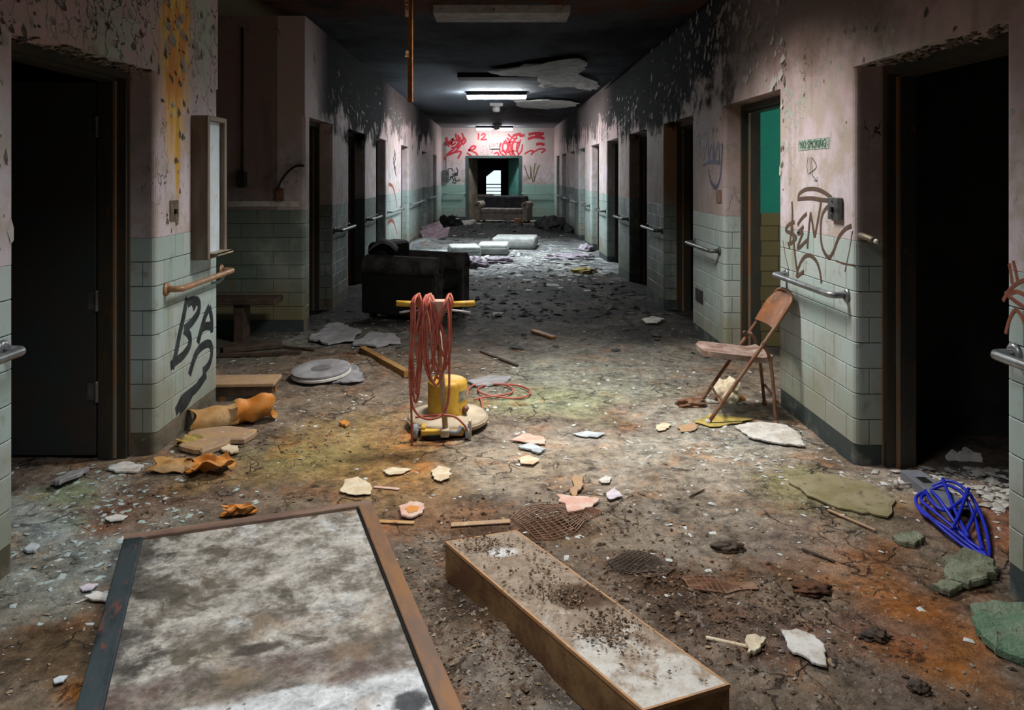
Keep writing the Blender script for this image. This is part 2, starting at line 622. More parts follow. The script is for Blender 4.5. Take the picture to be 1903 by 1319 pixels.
MOUNDS = [((0.52, 2.72), (0.34, 0.30), 0.045), ((-0.02, 2.38), (0.13, 0.42), 0.040), ((0.70, 2.35), (0.30, 0.30), 0.03), ((0.30, 3.35), (0.35, 0.16), 0.018),
          ((-0.2, 7.6), (1.6, 0.9), 0.03), ((1.2, 9.3), (0.8, 0.9), 0.03), ((0.1, 20.3), (1.5, 0.9), 0.20), ((-1.6, 16.6), (0.3, 0.9), 0.10), ((1.2, 12.8), (0.8, 1.0), 0.05),
          ((2.3, 3.6), (0.5, 0.5), 0.03), ((-1.1, 6.1), (0.8, 0.5), 0.03)]


def Hf(x, y):
    x, y = np.asarray(x, dtype=float), np.asarray(y, dtype=float)
    f = fbm(x, y, 5.0, 11, 4)
    h = (f - 0.5) * 0.020 + (fbm(x, y, 17.0, 15, 3) - 0.5) * 0.012 - 0.004
    for (c, r, a) in MOUNDS:
        g = np.exp(-(((x - c[0]) / r[0]) ** 2 + ((y - c[1]) / r[1]) ** 2))
        h = h + a * g * (0.55 + 0.9 * fbm(x, y, 12.0, 5, 3))
    return h


def H(x, y):
    return float(Hf(np.array([x]), np.array([y]))[0])


# stains: (pixel of the centre, radii in metres, colour, weight)
ST = [((700, 840), (0.55, 0.55), (0.40, 0.23, 0.085), 0.95), ((560, 840), (0.35, 0.5), (0.27, 0.22, 0.09), 0.9), ((620, 790), (0.3, 0.25), (0.36, 0.24, 0.10), 0.7),
      ((1180, 850), (0.75, 0.55), (0.42, 0.365, 0.295), 0.95), ((1330, 800), (0.45, 0.6), (0.40, 0.37, 0.31), 0.85), ((1000, 860), (0.4, 0.3), (0.36, 0.29, 0.21), 0.8),
      ((1300, 980), (0.55, 0.35), (0.30, 0.24, 0.18), 0.9), ((1080, 700), (0.7, 0.7), (0.30, 0.31, 0.24), 0.8), ((1010, 745), (0.5, 0.3), (0.30, 0.33, 0.18), 0.6),
      ((1690, 1110), (0.22, 0.35), (0.32, 0.115, 0.03), 1.0), ((1740, 1230), (0.22, 0.22), (0.26, 0.10, 0.025), 1.0), ((1600, 1060), (0.2, 0.18), (0.28, 0.13, 0.05), 0.7),
      ((1840, 960), (0.25, 0.3), (0.40, 0.17, 0.10), 0.7), ((1560, 920), (0.4, 0.3), (0.28, 0.25, 0.13), 0.9), ((1760, 890), (0.4, 0.3), (0.36, 0.31, 0.27), 0.9),
      ((100, 960), (0.35, 0.45), (0.38, 0.42, 0.40), 0.8), ((130, 1040), (0.3, 0.35), (0.30, 0.32, 0.28), 0.7), ((160, 920), (0.22, 0.2), (0.24, 0.30, 0.14), 0.7),
      ((330, 930), (0.3, 0.25), (0.20, 0.13, 0.09), 0.9), ((80, 1200), (0.3, 0.3), (0.12, 0.075, 0.04), 0.9), ((130, 1300), (0.15, 0.12), (0.30, 0.11, 0.02), 0.9),
      ((440, 900), (0.3, 0.15), (0.26, 0.17, 0.07), 0.8),
      ((800, 945), (0.35, 0.2), (0.24, 0.13, 0.07), 0.9), ((1000, 960), (0.38, 0.16), (0.10, 0.055, 0.03), 0.95), ((930, 1000), (0.3, 0.14), (0.15, 0.08, 0.03), 0.8),
      ((1180, 1080), (0.22, 0.22), (0.09, 0.05, 0.03), 0.95), ((1350, 1110), (0.28, 0.13), (0.13, 0.065, 0.03), 0.95), ((1300, 1180), (0.22, 0.14), (0.08, 0.05, 0.035), 0.95),
      ((1500, 1090), (0.07, 0.08), (0.13, 0.055, 0.015), 0.9), ((1490, 1040), (0.25, 0.18), (0.25, 0.19, 0.15), 0.8), ((1480, 1220), (0.3, 0.2), (0.17, 0.11, 0.08), 0.9),
      ((820, 1100), (0.12, 0.3), (0.10, 0.065, 0.04), 0.9), ((900, 1220), (0.16, 0.2), (0.22, 0.18, 0.14), 0.9), ((990, 1290), (0.1, 0.1), (0.20, 0.17, 0.14), 0.8),
      ((760, 1020), (0.12, 0.25), (0.22, 0.18, 0.14), 0.8), ((1590, 1290), (0.25, 0.15), (0.13, 0.10, 0.08), 0.8), ((1650, 1180), (0.18, 0.12), (0.15, 0.10, 0.08), 0.7),
      ((640, 630), (0.9, 0.5), (0.24, 0.24, 0.22), 0.7), ((1150, 660), (1.0, 0.6), (0.22, 0.21, 0.18), 0.7), ((480, 650), (0.5, 0.4), (0.17, 0.18, 0.14), 0.7)]


def build_floor():
    xs = np.concatenate([np.arange(-5.6, -2.4, 0.4), np.arange(-2.4, 2.4, 0.025), np.arange(2.4, 5.7, 0.4)])
    ys = np.concatenate([np.arange(-4.2, 1.6, 0.4), np.arange(1.6, 8.0, 0.025), np.arange(8.0, 25.4, 0.06), np.arange(25.4, 42.5, 0.5)])
    gx, gy = np.meshgrid(xs, ys)
    x, y = gx.ravel(), gy.ravel()
    z = Hf(x, y)
    n = len(x)
    nx, ny = len(xs), len(ys)
    i = np.arange(nx - 1)[None, :] + np.arange(ny - 1)[:, None] * nx
    i = i.ravel()
    quads = np.stack([i, i + 1, i + nx + 1, i + nx], 1)
    me = bpy.data.meshes.new('floor')
    me.vertices.add(n)
    me.vertices.foreach_set('co', np.stack([x, y, z], 1).astype(np.float32).ravel())
    me.loops.add(quads.size)
    me.loops.foreach_set('vertex_index', quads.ravel().astype(np.int32))
    me.polygons.add(len(quads))
    me.polygons.foreach_set('loop_start', (np.arange(len(quads)) * 4).astype(np.int32))
    me.polygons.foreach_set('loop_total', np.full(len(quads), 4, dtype=np.int32))
    me.update()
    me.polygons.foreach_set('use_smooth', [True] * len(quads))
    # stains
    wx = x + (fbm(x, y, 2.5, 21) - 0.5) * 0.6
    wy = y + (fbm(x, y, 2.5, 31) - 0.5) * 0.7
    big = fbm(x, y, 1.3, 41)
    c = np.zeros((n, 3)) + np.array((0.19, 0.145, 0.105))
    c = c + (big - 0.5)[:, None] * np.array((0.10, 0.08, 0.05))

    def lay(w, col):
        nonlocal c
        w = np.clip(w, 0, 1)[:, None]
        c = c * (1 - w) + np.array(col) * w

    ss = lambda v, a, b: np.clip((v - a) / (b - a), 0, 1) ** 2 * (3 - 2 * np.clip((v - a) / (b - a), 0, 1))
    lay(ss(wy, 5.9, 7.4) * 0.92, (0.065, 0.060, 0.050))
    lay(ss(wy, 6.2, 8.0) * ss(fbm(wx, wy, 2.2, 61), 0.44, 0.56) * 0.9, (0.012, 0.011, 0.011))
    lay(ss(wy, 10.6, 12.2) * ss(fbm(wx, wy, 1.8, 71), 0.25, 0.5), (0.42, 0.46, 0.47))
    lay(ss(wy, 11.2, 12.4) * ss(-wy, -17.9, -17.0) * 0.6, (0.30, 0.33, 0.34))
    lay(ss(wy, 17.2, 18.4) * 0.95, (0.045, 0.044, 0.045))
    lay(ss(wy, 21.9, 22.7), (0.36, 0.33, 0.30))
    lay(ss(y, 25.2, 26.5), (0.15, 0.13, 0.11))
    for (p, r, col, w) in ST:
        cx, cy = fl(*p)
        d = np.sqrt(((wx - cx) / r[0]) ** 2 + ((wy - cy) / r[1]) ** 2)
        lay(ss(-d, -1.45, -0.35) * w, col)
    c = c * (1.0 + 0.5 * ss(-wy, -7.5, -5.5))[:, None]  # near lit stretch brightened in the floor colour itself
    lay(ss(np.abs(x), 2.05, 2.6) * 0.6, (0.10, 0.09, 0.085))
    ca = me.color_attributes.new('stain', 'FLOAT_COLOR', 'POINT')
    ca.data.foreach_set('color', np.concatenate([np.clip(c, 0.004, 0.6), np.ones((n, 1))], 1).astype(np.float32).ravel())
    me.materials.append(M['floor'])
    o = put(bpy.data.objects.new('floor', me))
    tag(o, 'dirty littered corridor floor with rust stains and rubble dust', 'floor', kind='structure')


build_floor()

# ------------------------------------------------------------------ ceiling
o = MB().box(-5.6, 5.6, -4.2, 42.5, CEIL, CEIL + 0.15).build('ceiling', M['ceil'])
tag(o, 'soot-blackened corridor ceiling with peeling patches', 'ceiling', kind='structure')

# ------------------------------------------------------------------ corridor walls with bullnose pillars
RAD = 0.035
TT = 0.014           # tile thickness
WD = 0.26            # wall thickness
REC = 0.14           # recess in front of the door frames
OPEN_R = [(2.78 + 2.23 * k, 2.78 + 2.23 * k + (1.16 if k == 0 else 1.23)) for k in range(10)]
OPEN_L = [(2.92, 4.12), (5.03, 7.30), (7.50, 8.50), (9.45, 10.60), (11.60, 12.60), (14.60, 15.80), (18.60, 19.80), (21.80, 23.00)]
ALCOVE = (5.03, 7.30)


def pillars(ops):
    out, a = [], -4.0
    for (b, c) in ops:
        out.append((a, b))
        a = c
    out.append((a, YEND))
    return out


def arc(cx, cy, r, a0, a1, n=5):
    return [(cx + r * math.cos(a0 + (a1 - a0) * k / n), cy + r * math.sin(a0 + (a1 - a0) * k / n)) for k in range(n + 1)]


def prof(s, y0, y1, ins=0.0, depth=WD):
    """outline of a pillar seen from above; s = +1 right wall, -1 left wall"""
    X, r = HW + ins, RAD - ins * 0.4
    a, b = y0 + ins, y1 - ins
    P = [(X + depth, a)] + [(X + r - r * math.sin(t), a + r - r * math.cos(t)) for t in np.linspace(0, math.pi / 2, 6)]
    P += [(X + r - r * math.cos(t), b - r + r * math.sin(t)) for t in np.linspace(0, math.pi / 2, 6)] + [(X + depth, b)]
    return [(s * p[0], p[1]) for p in P]


TMESH = {}


def tile_path(pts, z0, z1, parent, m, joined=None):
    """one tile whose outer face follows a path seen from above (face on the left-hand side turned to the right)"""
    e = 0.0025
    o0 = pts[0]
    rel = [(p[0] - o0[0], p[1] - o0[1]) for p in pts]
    key = (tuple((round(a, 3), round(b, 3)) for a, b in rel), round(z1 - z0, 4), m.name)
    if key not in TMESH or joined is not None:
        n = len(rel)
        P = [Vector((a, b, 0)) for a, b in rel]
        N = []
        for i in range(n):
            t = (P[min(i + 1, n - 1)] - P[max(i - 1, 0)]).normalized()
            N.append(Vector((t.y, -t.x, 0)))
        tan0, tan1 = (P[1] - P[0]).normalized(), (P[-1] - P[-2]).normalized()
        hz = z1 - z0
        rings = []
        for (d, zi, ti) in ((TT, 0, 0), (e, 0, 0), (0, e, e)):
            lo, hi = [], []
            for i in range(n):
                q = P[i] - N[i] * d
                if i == 0:
                    q = q + tan0 * ti
                if i == n - 1:
                    q = q - tan1 * ti
                lo.append((q.x, q.y, zi))
                hi.append((q.x, q.y, hz - zi))
            rings.append(lo + hi[::-1])
        k = 2 * n
        vs = [v for r in rings for v in r]
        fs = []
        for a in range(2):
            for i in range(k):
                j = (i + 1) % k
                fs.append((a * k + i, a * k + j, (a + 1) * k + j, (a + 1) * k + i))
        for i in range(n - 1):
            fs.append((2 * k + i, 2 * k + i + 1, 2 * k + k - 2 - i, 2 * k + k - 1 - i))
        if joined is not None:
            joined.add([(v[0] + o0[0], v[1] + o0[1], v[2] + z0) for v in vs], fs)
            return None
        me = bpy.data.meshes.new('tile')
        me.from_pydata(vs, [], fs)
        me.update()
        me.materials.append(m)
        TMESH[key] = me
    o = bpy.data.objects.new('tile', TMESH[key])
    o.location = (o0[0], o0[1], z0)
    return put(o, parent)


def tile_pillar(s, y0, y1, parent, m, singly=True, near=True, far=True, nstart=-4.0):
    """eight courses in running bond round a pillar's corridor face and its two recess faces"""
    J = 0.004
    g = None if singly else MB()
    X = HW
    cnt = 0

    def emit_path(pts, c):
        # the path must run so that the outward normal (t.y, -t.x) points into the corridor / opening
        if s > 0:
            pts = pts[::-1]
        zz0 = BASE_H + c * COURSE
        tile_path([(s * p[0], p[1]) for p in pts], zz0 + J / 2, zz0 + COURSE - J / 2, parent, m, g)

    def cornerpts(near_end, lj, lw):
        # lj: length on the recess face, lw: length on the corridor face
        r = RAD
        if near_end:
            return [(X + lj, y0), ] + [(X + r - r * math.sin(t), y0 + r - r * math.cos(t)) for t in np.linspace(0, math.pi / 2, 5)] + [(X, y0 + lw)]
        return [(X, y1 - lw)] + [(X + r - r * math.cos(t), y1 - r + r * math.sin(t)) for t in np.linspace(0, math.pi / 2, 5)] + [(X + lj, y1)]

    # orientation: with x mirrored the outline runs recess -> corridor -> recess, outward normal on the left for s>0
    for c in range(8):
        odd = c % 2
        lw = 0.245 if odd else 0.10
        a, b = y0, y1
        if near:
            emit_path(cornerpts(True, REC if odd else 0.072, lw), c)
            if not odd:
                emit_path([(X + REC, y0), (X + 0.076, y0)], c)
            a = y0 + lw + J
        if far:
            emit_path(cornerpts(False, REC if odd else 0.072, lw), c)
            if not odd:
                emit_path([(X + 0.076, y1), (X + REC, y1)], c)
            b = y1 - lw - J
        y = b
        while y > a + 0.02:
            w = min(0.301, y - a)
            if y - w - a < 0.05 and w > 0.2 and y - w > a + 0.001:
                w = (y - a) / 2
            emit_path([(X, y - w), (X, y)], c)
            y -= w + J
            if y < nstart:
                break
    if g is not None:
        tag(g.build('tile_field', m, parent), kind='stuff')


def build_side(s, ops, name, wm, side):
    core = MB()
    mort = MB()
    bb = MB()
    P = pillars(ops)
    for (a, b) in P:
        core.prism(prof(s, a, b), TOP_TILE, LINTEL)
        mort.prism(prof(s, a, b, TT - 0.001), 0.0, TOP_TILE)
        bb.prism(prof(s, a, b, 0.002, 0.15), -0.03, BASE_H)
    # wall above the openings
    x0, x1 = sorted((s * HW, s * (HW + WD)))
    if s > 0:
        core.box(x0, x1, -4.0, YEND, LINTEL, CEIL)
    else:
        core.box(x0, x1, -4.0, ALCOVE[0], LINTEL, CEIL)
        core.box(x0, x1, ALCOVE[1], YEND, LINTEL, CEIL)
    w = core.build(name, wm)
    tag(w, 'peeling pink plaster wall on the %s of the corridor with mint tiled pillars' % side, 'wall', kind='structure')
    mort.build('mortar_bed', M['mortar'], w)
    b = tag(bb.build('baseboard_' + side, M['base'] if s > 0 else M['base_l']), 'dark cove baseboard along the %s corridor wall' % side, 'baseboard', kind='structure')
    for (a, b) in P:
        if b - a < 0.3:
            continue
        vis = max(a, 1.75)
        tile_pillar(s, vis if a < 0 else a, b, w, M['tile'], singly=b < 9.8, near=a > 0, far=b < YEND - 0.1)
    return w


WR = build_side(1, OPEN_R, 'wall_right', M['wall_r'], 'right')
WL = build_side(-1, OPEN_L, 'wall_left', M['wall_l'], 'left')

# alcove behind the left pillar: its back wall faces the camera
mb = MB()
r = RAD
mb.prism([(-5.5, 7.30), (-HW - 0.26, 7.30), (-HW - 0.26, 7.5), (-5.5, 7.5)], TOP_TILE, CEIL)
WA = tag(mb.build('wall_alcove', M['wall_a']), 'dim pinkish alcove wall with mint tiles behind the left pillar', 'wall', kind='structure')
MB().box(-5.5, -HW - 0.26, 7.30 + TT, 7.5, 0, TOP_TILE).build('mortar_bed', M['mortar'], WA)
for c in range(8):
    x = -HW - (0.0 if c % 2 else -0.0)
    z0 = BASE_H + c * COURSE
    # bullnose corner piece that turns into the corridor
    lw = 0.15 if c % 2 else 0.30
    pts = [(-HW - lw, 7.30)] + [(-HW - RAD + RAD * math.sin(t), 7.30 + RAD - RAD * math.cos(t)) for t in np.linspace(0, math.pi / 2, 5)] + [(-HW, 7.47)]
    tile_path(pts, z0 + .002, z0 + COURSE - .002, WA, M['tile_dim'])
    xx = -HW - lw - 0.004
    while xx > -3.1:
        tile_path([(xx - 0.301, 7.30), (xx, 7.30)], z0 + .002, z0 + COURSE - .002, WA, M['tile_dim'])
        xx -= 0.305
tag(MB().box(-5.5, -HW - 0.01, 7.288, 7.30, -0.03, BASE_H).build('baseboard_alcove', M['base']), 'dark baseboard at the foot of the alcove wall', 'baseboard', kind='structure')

# ------------------------------------------------------------------ rooms behind the walls
def partition(name, x0, x1, y0, y1, m, label):
    o = MB().box(x0, x1, y0, y1, -0.03, CEIL).build(name, m)
    return tag(o, label, 'wall', kind='structure')


pr = [(OPEN_R[k][1] + OPEN_R[k + 1][0]) / 2 for k in range(9)]
ordn = ['first', 'second', 'third', 'fourth', 'fifth', 'sixth', 'seventh', 'eighth', 'ninth', 'tenth']
for k, y in enumerate(pr):
    partition('wall_partition', HW + WD, 5.5, y - 0.05, y + 0.05, M['green'] if k == 1 else M['room'],
              'green and tan wall of the room seen through the second right doorway' if k == 1 else 'dark partition between the rooms on the right, %s from the camera' % ordn[k])
for k, y in enumerate([1.6, 4.6, 9.0, 11.1, 13.5, 17.2, 20.8]):
    partition('wall_partition', -5.5, -HW - WD, y - 0.05, y + 0.05, M['room'], 'dark partition between the rooms on the left, %s from the camera' % ordn[k])
partition('wall_outer_right', 5.5, 5.6, -4.2, 42.4, M['room'], 'dark outer wall of the right rooms')
partition('wall_outer_left', -5.6, -5.5, -4.2, 42.4, M['room'], 'dark outer wall of the left rooms')
partition('wall_back', -5.5, 5.5, -4.2, -4.1, M['wall_e'], 'wall across the corridor behind the camera')

# window of the green room (daylight that lights the green wall)
wn = MB()
for (a, b, c, d) in ((4.75, 6.45, 0.95, 1.0), (4.75, 6.45, 2.35, 2.4), (4.75, 4.8, 0.95, 2.4), (6.4, 6.45, 0.95, 2.4), (5.58, 5.62, 0.95, 2.4)):
    wn.box(5.43, 5.5, a, b, c, d)
w = tag(wn.build('window_1', M['frame']), 'window of the green room behind the second right doorway', 'window', kind='structure')
MB().box(5.47, 5.495, 4.8, 6.4, 1.0, 2.35).build('pane', emit('daylit_pane', (0.85, 0.95, 1.0), ROOM_EMIT), w)

# ------------------------------------------------------------------ door frames in the recesses
dn = 0


def door_frame(s, y0, y1, label):
    global dn
    dn += 1
    f = MB()
    for (x0, x1, t) in ((HW + REC, HW + REC + 0.05, 0.045), (HW + REC + 0.05, HW + REC + 0.14, 0.06)):
        xa, xb = sorted((s * x0, s * x1))
        f.box(xa, xb, y0, y0 + t, -0.02, LINTEL)
        f.box(xa, xb, y1 - t, y1, -0.02, LINTEL)
        f.box(xa, xb, y0 + t, y1 - t, LINTEL - t, LINTEL)
    o = tag(f.build('door_%d' % dn, M['frame']), label, 'door frame', kind='structure')
    e = MB()
    xa, xb = sorted((s * (HW + REC - 0.004), s * (HW + REC + 0.006)))
    e.box(xa, xb, y1 - 0.012, y1 + 0.0, 0, LINTEL - 0.01)
    xa, xb = sorted((s * (HW + REC + 0.046), s * (HW + REC + 0.06)))
    e.box(xa, xb, y1 - 0.062, y1 - 0.044, 0, LINTEL - 0.06)
    e.build('edge_strip', M['frame_edge'], o)
    return o


for k, (a, b) in enumerate(OPEN_R):
    door_frame(1, a, b, 'dark steel door frame in the %s recess along the right wall' % ordn[k])
left_frames = []
q = 0
for (a, b) in OPEN_L:
    if (a, b) == ALCOVE:
        continue
    left_frames.append(door_frame(-1, a, b, 'dark steel door frame in the %s recess along the left wall' % ordn[q]))
    q += 1

# open door leaf in the nearest left doorway, hinged at its far jamb
d = MB()
d.rbox(-3.05, -2.125, 4.065, 4.11, 0.012, LINTEL - 0.065, 0.004, 1)
leaf = d.build('door_leaf', M['door'], left_frames[0])
for h in (0.35, 0.83, 1.75):
    g = MB().lathe([(0.010, -0.055), (0.012, -0.05), (0.012, 0.05), (0.010, 0.055)], (-2.118, 4.062, h), 10)
    g.box(-2.165, -2.12, 4.060, 4.0645, h - 0.045, h + 0.045)
    g.build('hinge', plain('worn_steel_hinge', (0.25, 0.25, 0.24), None, 9, 0.45, 0.7) if 'hinge' not in M else M['hinge'], leaf)

# ------------------------------------------------------------------ end wall and what lies beyond its doorway
DX0, DX1, DH = -0.97, 0.71, 2.03
mb = MB()
mb.box(-2.1, DX0, YEND, YEND + 0.2, -0.05, CEIL)
mb.box(DX1, 2.1, YEND, YEND + 0.2, -0.05, CEIL)
mb.box(DX0, DX1, YEND, YEND + 0.2, DH, CEIL)
WE = tag(mb.build('wall_end', M['wall_e']), 'end wall with red graffiti above a mint dado and a double doorway', 'wall', kind='structure')
tj = MB()
for c in range(8):
    for (a, b) in ((-HW, DX0 - 0.07), (DX1 + 0.07, HW)):
        x = a + (0.15 if c % 2 else 0)
        if c % 2:
            tile_path([(a, YEND - 0.012), (a + 0.146, YEND - 0.012)], BASE_H + c * COURSE + .002, BASE_H + (c + 1) * COURSE - .002, WE, M['tile'], tj)
        while x < b - 0.02:
            tile_path([(x, YEND - 0.012), (min(x + 0.301, b), YEND - 0.012)], BASE_H + c * COURSE + .002, BASE_H + (c + 1) * COURSE - .002, WE, M['tile'], tj)
            x += 0.305
M['tile_end'] = make_tile_mat('mint_end_wall_tile', (0.27, 0.43, 0.37), (0.30, 0.45, 0.40), 0.25)
tag(tj.build('tile_field', M['tile_end'], WE), kind='stuff')
bb = MB().box(-HW, DX0 - 0.06, YEND - 0.02, YEND - 0.012, -0.03, BASE_H)
bb.box(DX1 + 0.06, HW, YEND - 0.02, YEND - 0.012, -0.03, BASE_H)
tag(bb.build('baseboard_end', M['base']), 'dark baseboard at the foot of the end wall', 'baseboard', kind='structure')
f = MB()
M['teal_frame'] = plain('teal_door_frame', (0.045, 0.085, 0.08), (0.06, 0.07, 0.06), 6, 0.5)
f.box(DX0 - 0.06, DX0 + 0.02, YEND - 0.03, YEND + 0.22, 0, DH + 0.06)
f.box(DX1 - 0.02, DX1 + 0.06, YEND - 0.03, YEND + 0.22, 0, DH + 0.06)
f.box(DX0 + 0.02, DX1 - 0.02, YEND - 0.03, YEND + 0.22, DH - 0.02, DH + 0.06)
dn += 1
dd = tag(f.build('door_%d' % dn, M['teal_frame']), 'double doorway with dark teal frame in the end wall', 'door', kind='structure')
ang = math.radians(78)
for (hx, sg, mt, nm) in ((DX0 + 0.03, 1, plain('tan_door_leaf', (0.24, 0.19, 0.14), (0.14, 0.11, 0.085), 3, 0.6), 'tan'),
                         (DX1 - 0.03, -1, plain('green_door_leaf', (0.10, 0.30, 0.25), (0.08, 0.22, 0.19), 3, 0.6), 'green')):
    L = MB().rbox(0, 0.80, -0.022, 0.022, 0.02, DH - 0.03, 0.004, 1)
    A = math.radians(72) if sg > 0 else math.radians(112)
    L.xf(Matrix.Translation((hx, YEND + 0.24, 0)) @ Matrix.Rotation(A, 4, 'Z'))
    lo = L.build('door_leaf', mt, dd)
    lo['label'] = 'open %s door leaf' % nm
partition('wall_far_left', -1.75, -1.6, YEND + 0.2, 40.0, M['room'], 'left wall of the corridor beyond the end doorway')
partition('wall_far_right', 1.6, 1.75, YEND + 0.2, 40.0, M['room'], 'right wall of the corridor beyond the end doorway')
mb = MB().box(-1.6, -0.62, 38.0, 38.15, -0.03, CEIL).box(0.20, 1.6, 38.0, 38.15, -0.03, CEIL).box(-0.62, 0.20, 38.0, 38.15, 1.72, CEIL).box(-0.62, 0.20, 38.0, 38.15, -0.03, 0.30)
tag(mb.build('wall_far_end', M['room']), 'dark wall far beyond the end doorway with a bright window', 'wall', kind='structure')
wn = MB()
for z in (0.45, 0.62, 0.79, 0.96):
    wn.box(-0.62, 0.20, 38.02, 38.06, z, z + 0.045)
wn.box(-0.62, -0.57, 37.97, 38.1, 0.30, 1.72).box(0.15, 0.20, 37.97, 38.1, 0.30, 1.72).box(-0.57, 0.15, 37.97, 38.1, 1.67, 1.72).box(-0.57, 0.15, 37.97, 38.1, 0.30, 0.35)
w = tag(wn.build('window_2', M['frame']), 'bright slatted window seen far beyond the end doorway', 'window', kind='structure')
MB().box(-0.62, 0.20, 38.08, 38.1, 0.30, 1.72).build('pane', emit('daylit_far_pane', (0.80, 0.95, 1.0), FAR_EMIT), w)

# ------------------------------------------------------------------ more materials
M['rust'] = plain('rusty_tube', (0.19, 0.085, 0.045), (0.25, 0.15, 0.10), 14, 0.6, 0.3, c3=(0.10, 0.05, 0.03))
M['rust_orange'] = plain('orange_rust_panel', (0.27, 0.105, 0.04), (0.16, 0.075, 0.04), 7, 0.55, 0.2, c3=(0.36, 0.24, 0.16))
M['seat'] = plain('worn_brown_seat', (0.34, 0.26, 0.225), (0.20, 0.12, 0.09), 8, 0.6, 0.1, c3=(0.44, 0.38, 0.34))
M['steel'] = plain('dull_steel', (0.34, 0.36, 0.38), (0.22, 0.23, 0.24), 12, 0.38, 0.75, bump=0.1)
M['steel_dark'] = plain('sooty_steel', (0.16, 0.17, 0.17), (0.08, 0.08, 0.08), 12, 0.45, 0.6, bump=0.1)
M['copper'] = plain('brown_painted_rail', (0.42, 0.24, 0.13), (0.30, 0.19, 0.12), 12, 0.45, 0.2, bump=0.1)
M['yellow'] = plain('yellow_enamel', (0.60, 0.37, 0.05), (0.46, 0.26, 0.035), 7, 0.45, c3=(0.24, 0.11, 0.03))
M['beige'] = plain('dusty_beige_casting', (0.52, 0.45, 0.34), (0.42, 0.35, 0.25), 9, 0.7)
M['tubebeige'] = plain('beige_handle_tube', (0.46, 0.36, 0.25), (0.36, 0.26, 0.17), 14, 0.55, stretch=(1, 1, 0.3))
M['pinkhead'] = plain('faded_pink_head', (0.58, 0.34, 0.26), (0.48, 0.28, 0.20), 12, 0.6)
M['cord'] = plain('red_rubber_cord', (0.36, 0.070, 0.045), (0.44, 0.14, 0.10), 9, 0.5, bump=0.05, c3=(0.50, 0.26, 0.20))
M['rubber'] = plain('black_rubber', (0.02, 0.02, 0.022), None, 12, 0.6)
M['greyplastic'] = plain('grey_wheel', (0.30, 0.33, 0.36), (0.22, 0.23, 0.24), 12, 0.6)
M['white_rod'] = plain('white_lever', (0.60, 0.60, 0.66), None, 15, 0.4, 0.3, bump=0)
M['leather'] = plain('black_leather', (0.006, 0.006, 0.006), (0.009, 0.009, 0.009), 6, 0.7)
M['greycloth'] = plain('grey_cloth', (0.12, 0.12, 0.12), (0.07, 0.07, 0.07), 8, 0.85)
M['armpad'] = plain('worn_arm_front', (0.05, 0.047, 0.045), (0.015, 0.015, 0.015), 7, 0.8)
M['sofa'] = plain('ash_covered_sofa', (0.25, 0.22, 0.20), (0.16, 0.14, 0.13), 7, 0.85, bump=0.6)
M['sofa_arm'] = plain('tan_sofa_arm', (0.33, 0.28, 0.22), (0.20, 0.17, 0.14), 5, 0.85, bump=0.6)
M['sofa_dark'] = plain('dark_sofa_back', (0.02, 0.02, 0.026), (0.04, 0.04, 0.045), 6, 0.8)
M['plaster'] = plain('broken_white_plaster', (0.66, 0.65, 0.62), (0.50, 0.47, 0.42), 10, 0.8, c3=(0.35, 0.28, 0.20))
M['cream'] = plain('cream_paper', (0.70, 0.62, 0.46), (0.58, 0.46, 0.30), 12, 0.75)
M['pinkp'] = plain('pink_paint_sheet', (0.62, 0.36, 0.28), (0.66, 0.50, 0.42), 12, 0.7)
M['lilac'] = plain('lilac_white_chip', (0.66, 0.60, 0.66), (0.50, 0.46, 0.52), 12, 0.7)
M['bluewhite'] = plain('bluish_white_chip', (0.56, 0.62, 0.66), (0.40, 0.44, 0.48), 12, 0.7)
M['orange'] = plain('orange_sheet', (0.66, 0.24, 0.035), (0.52, 0.26, 0.08), 8, 0.5, c3=(0.30, 0.10, 0.02))
M['amber'] = plain('amber_clay', (0.48, 0.25, 0.08), (0.54, 0.36, 0.18), 6, 0.6, c3=(0.24, 0.12, 0.045), bump=0.6)
M['tan'] = plain('tan_board', (0.46, 0.29, 0.15), (0.38, 0.26, 0.17), 9, 0.75, c3=(0.58, 0.46, 0.34))
M['olive'] = plain('olive_linoleum', (0.23, 0.20, 0.10), (0.30, 0.26, 0.16), 7, 0.7, c3=(0.11, 0.085, 0.05))
M['greenslab'] = plain('green_plaster_slab', (0.15, 0.26, 0.165), (0.25, 0.31, 0.22), 10, 0.85, bump=1.0, bd=0.02, c3=(0.09, 0.10, 0.06))
M['sage'] = plain('sage_plaster_slab', (0.28, 0.31, 0.22), (0.19, 0.20, 0.13), 10, 0.85, bump=1.0, bd=0.02, c3=(0.12, 0.10, 0.065))
M['greyslab'] = plain('grey_sheet', (0.34, 0.34, 0.36), (0.26, 0.25, 0.26), 10, 0.7)
M['timber'] = plain('ochre_timber', (0.34, 0.19, 0.06), (0.24, 0.13, 0.045), 10, 0.7, stretch=(1, 1, 1))
M['darkwood'] = plain('dark_wood', (0.05, 0.035, 0.025), (0.09, 0.06, 0.04), 10, 0.7)
M['black'] = plain('black_plastic_bag', (0.012, 0.012, 0.013), (0.02, 0.02, 0.021), 8, 0.35)
M['sootlump'] = plain('sooty_rubble', (0.035, 0.034, 0.034), (0.06, 0.058, 0.055), 8, 0.85)
M['mat'] = plain('pale_foam_mat', (0.50, 0.53, 0.52), (0.36, 0.39, 0.38), 6, 0.85, c3=(0.28, 0.29, 0.28))
M['mat_edge'] = plain('grey_foam_edge', (0.22, 0.24, 0.23), (0.30, 0.31, 0.30), 9, 0.85)
M['rag'] = plain('lilac_rags', (0.46, 0.44, 0.50), (0.26, 0.22, 0.28), 9, 0.85, c3=(0.30, 0.16, 0.17))
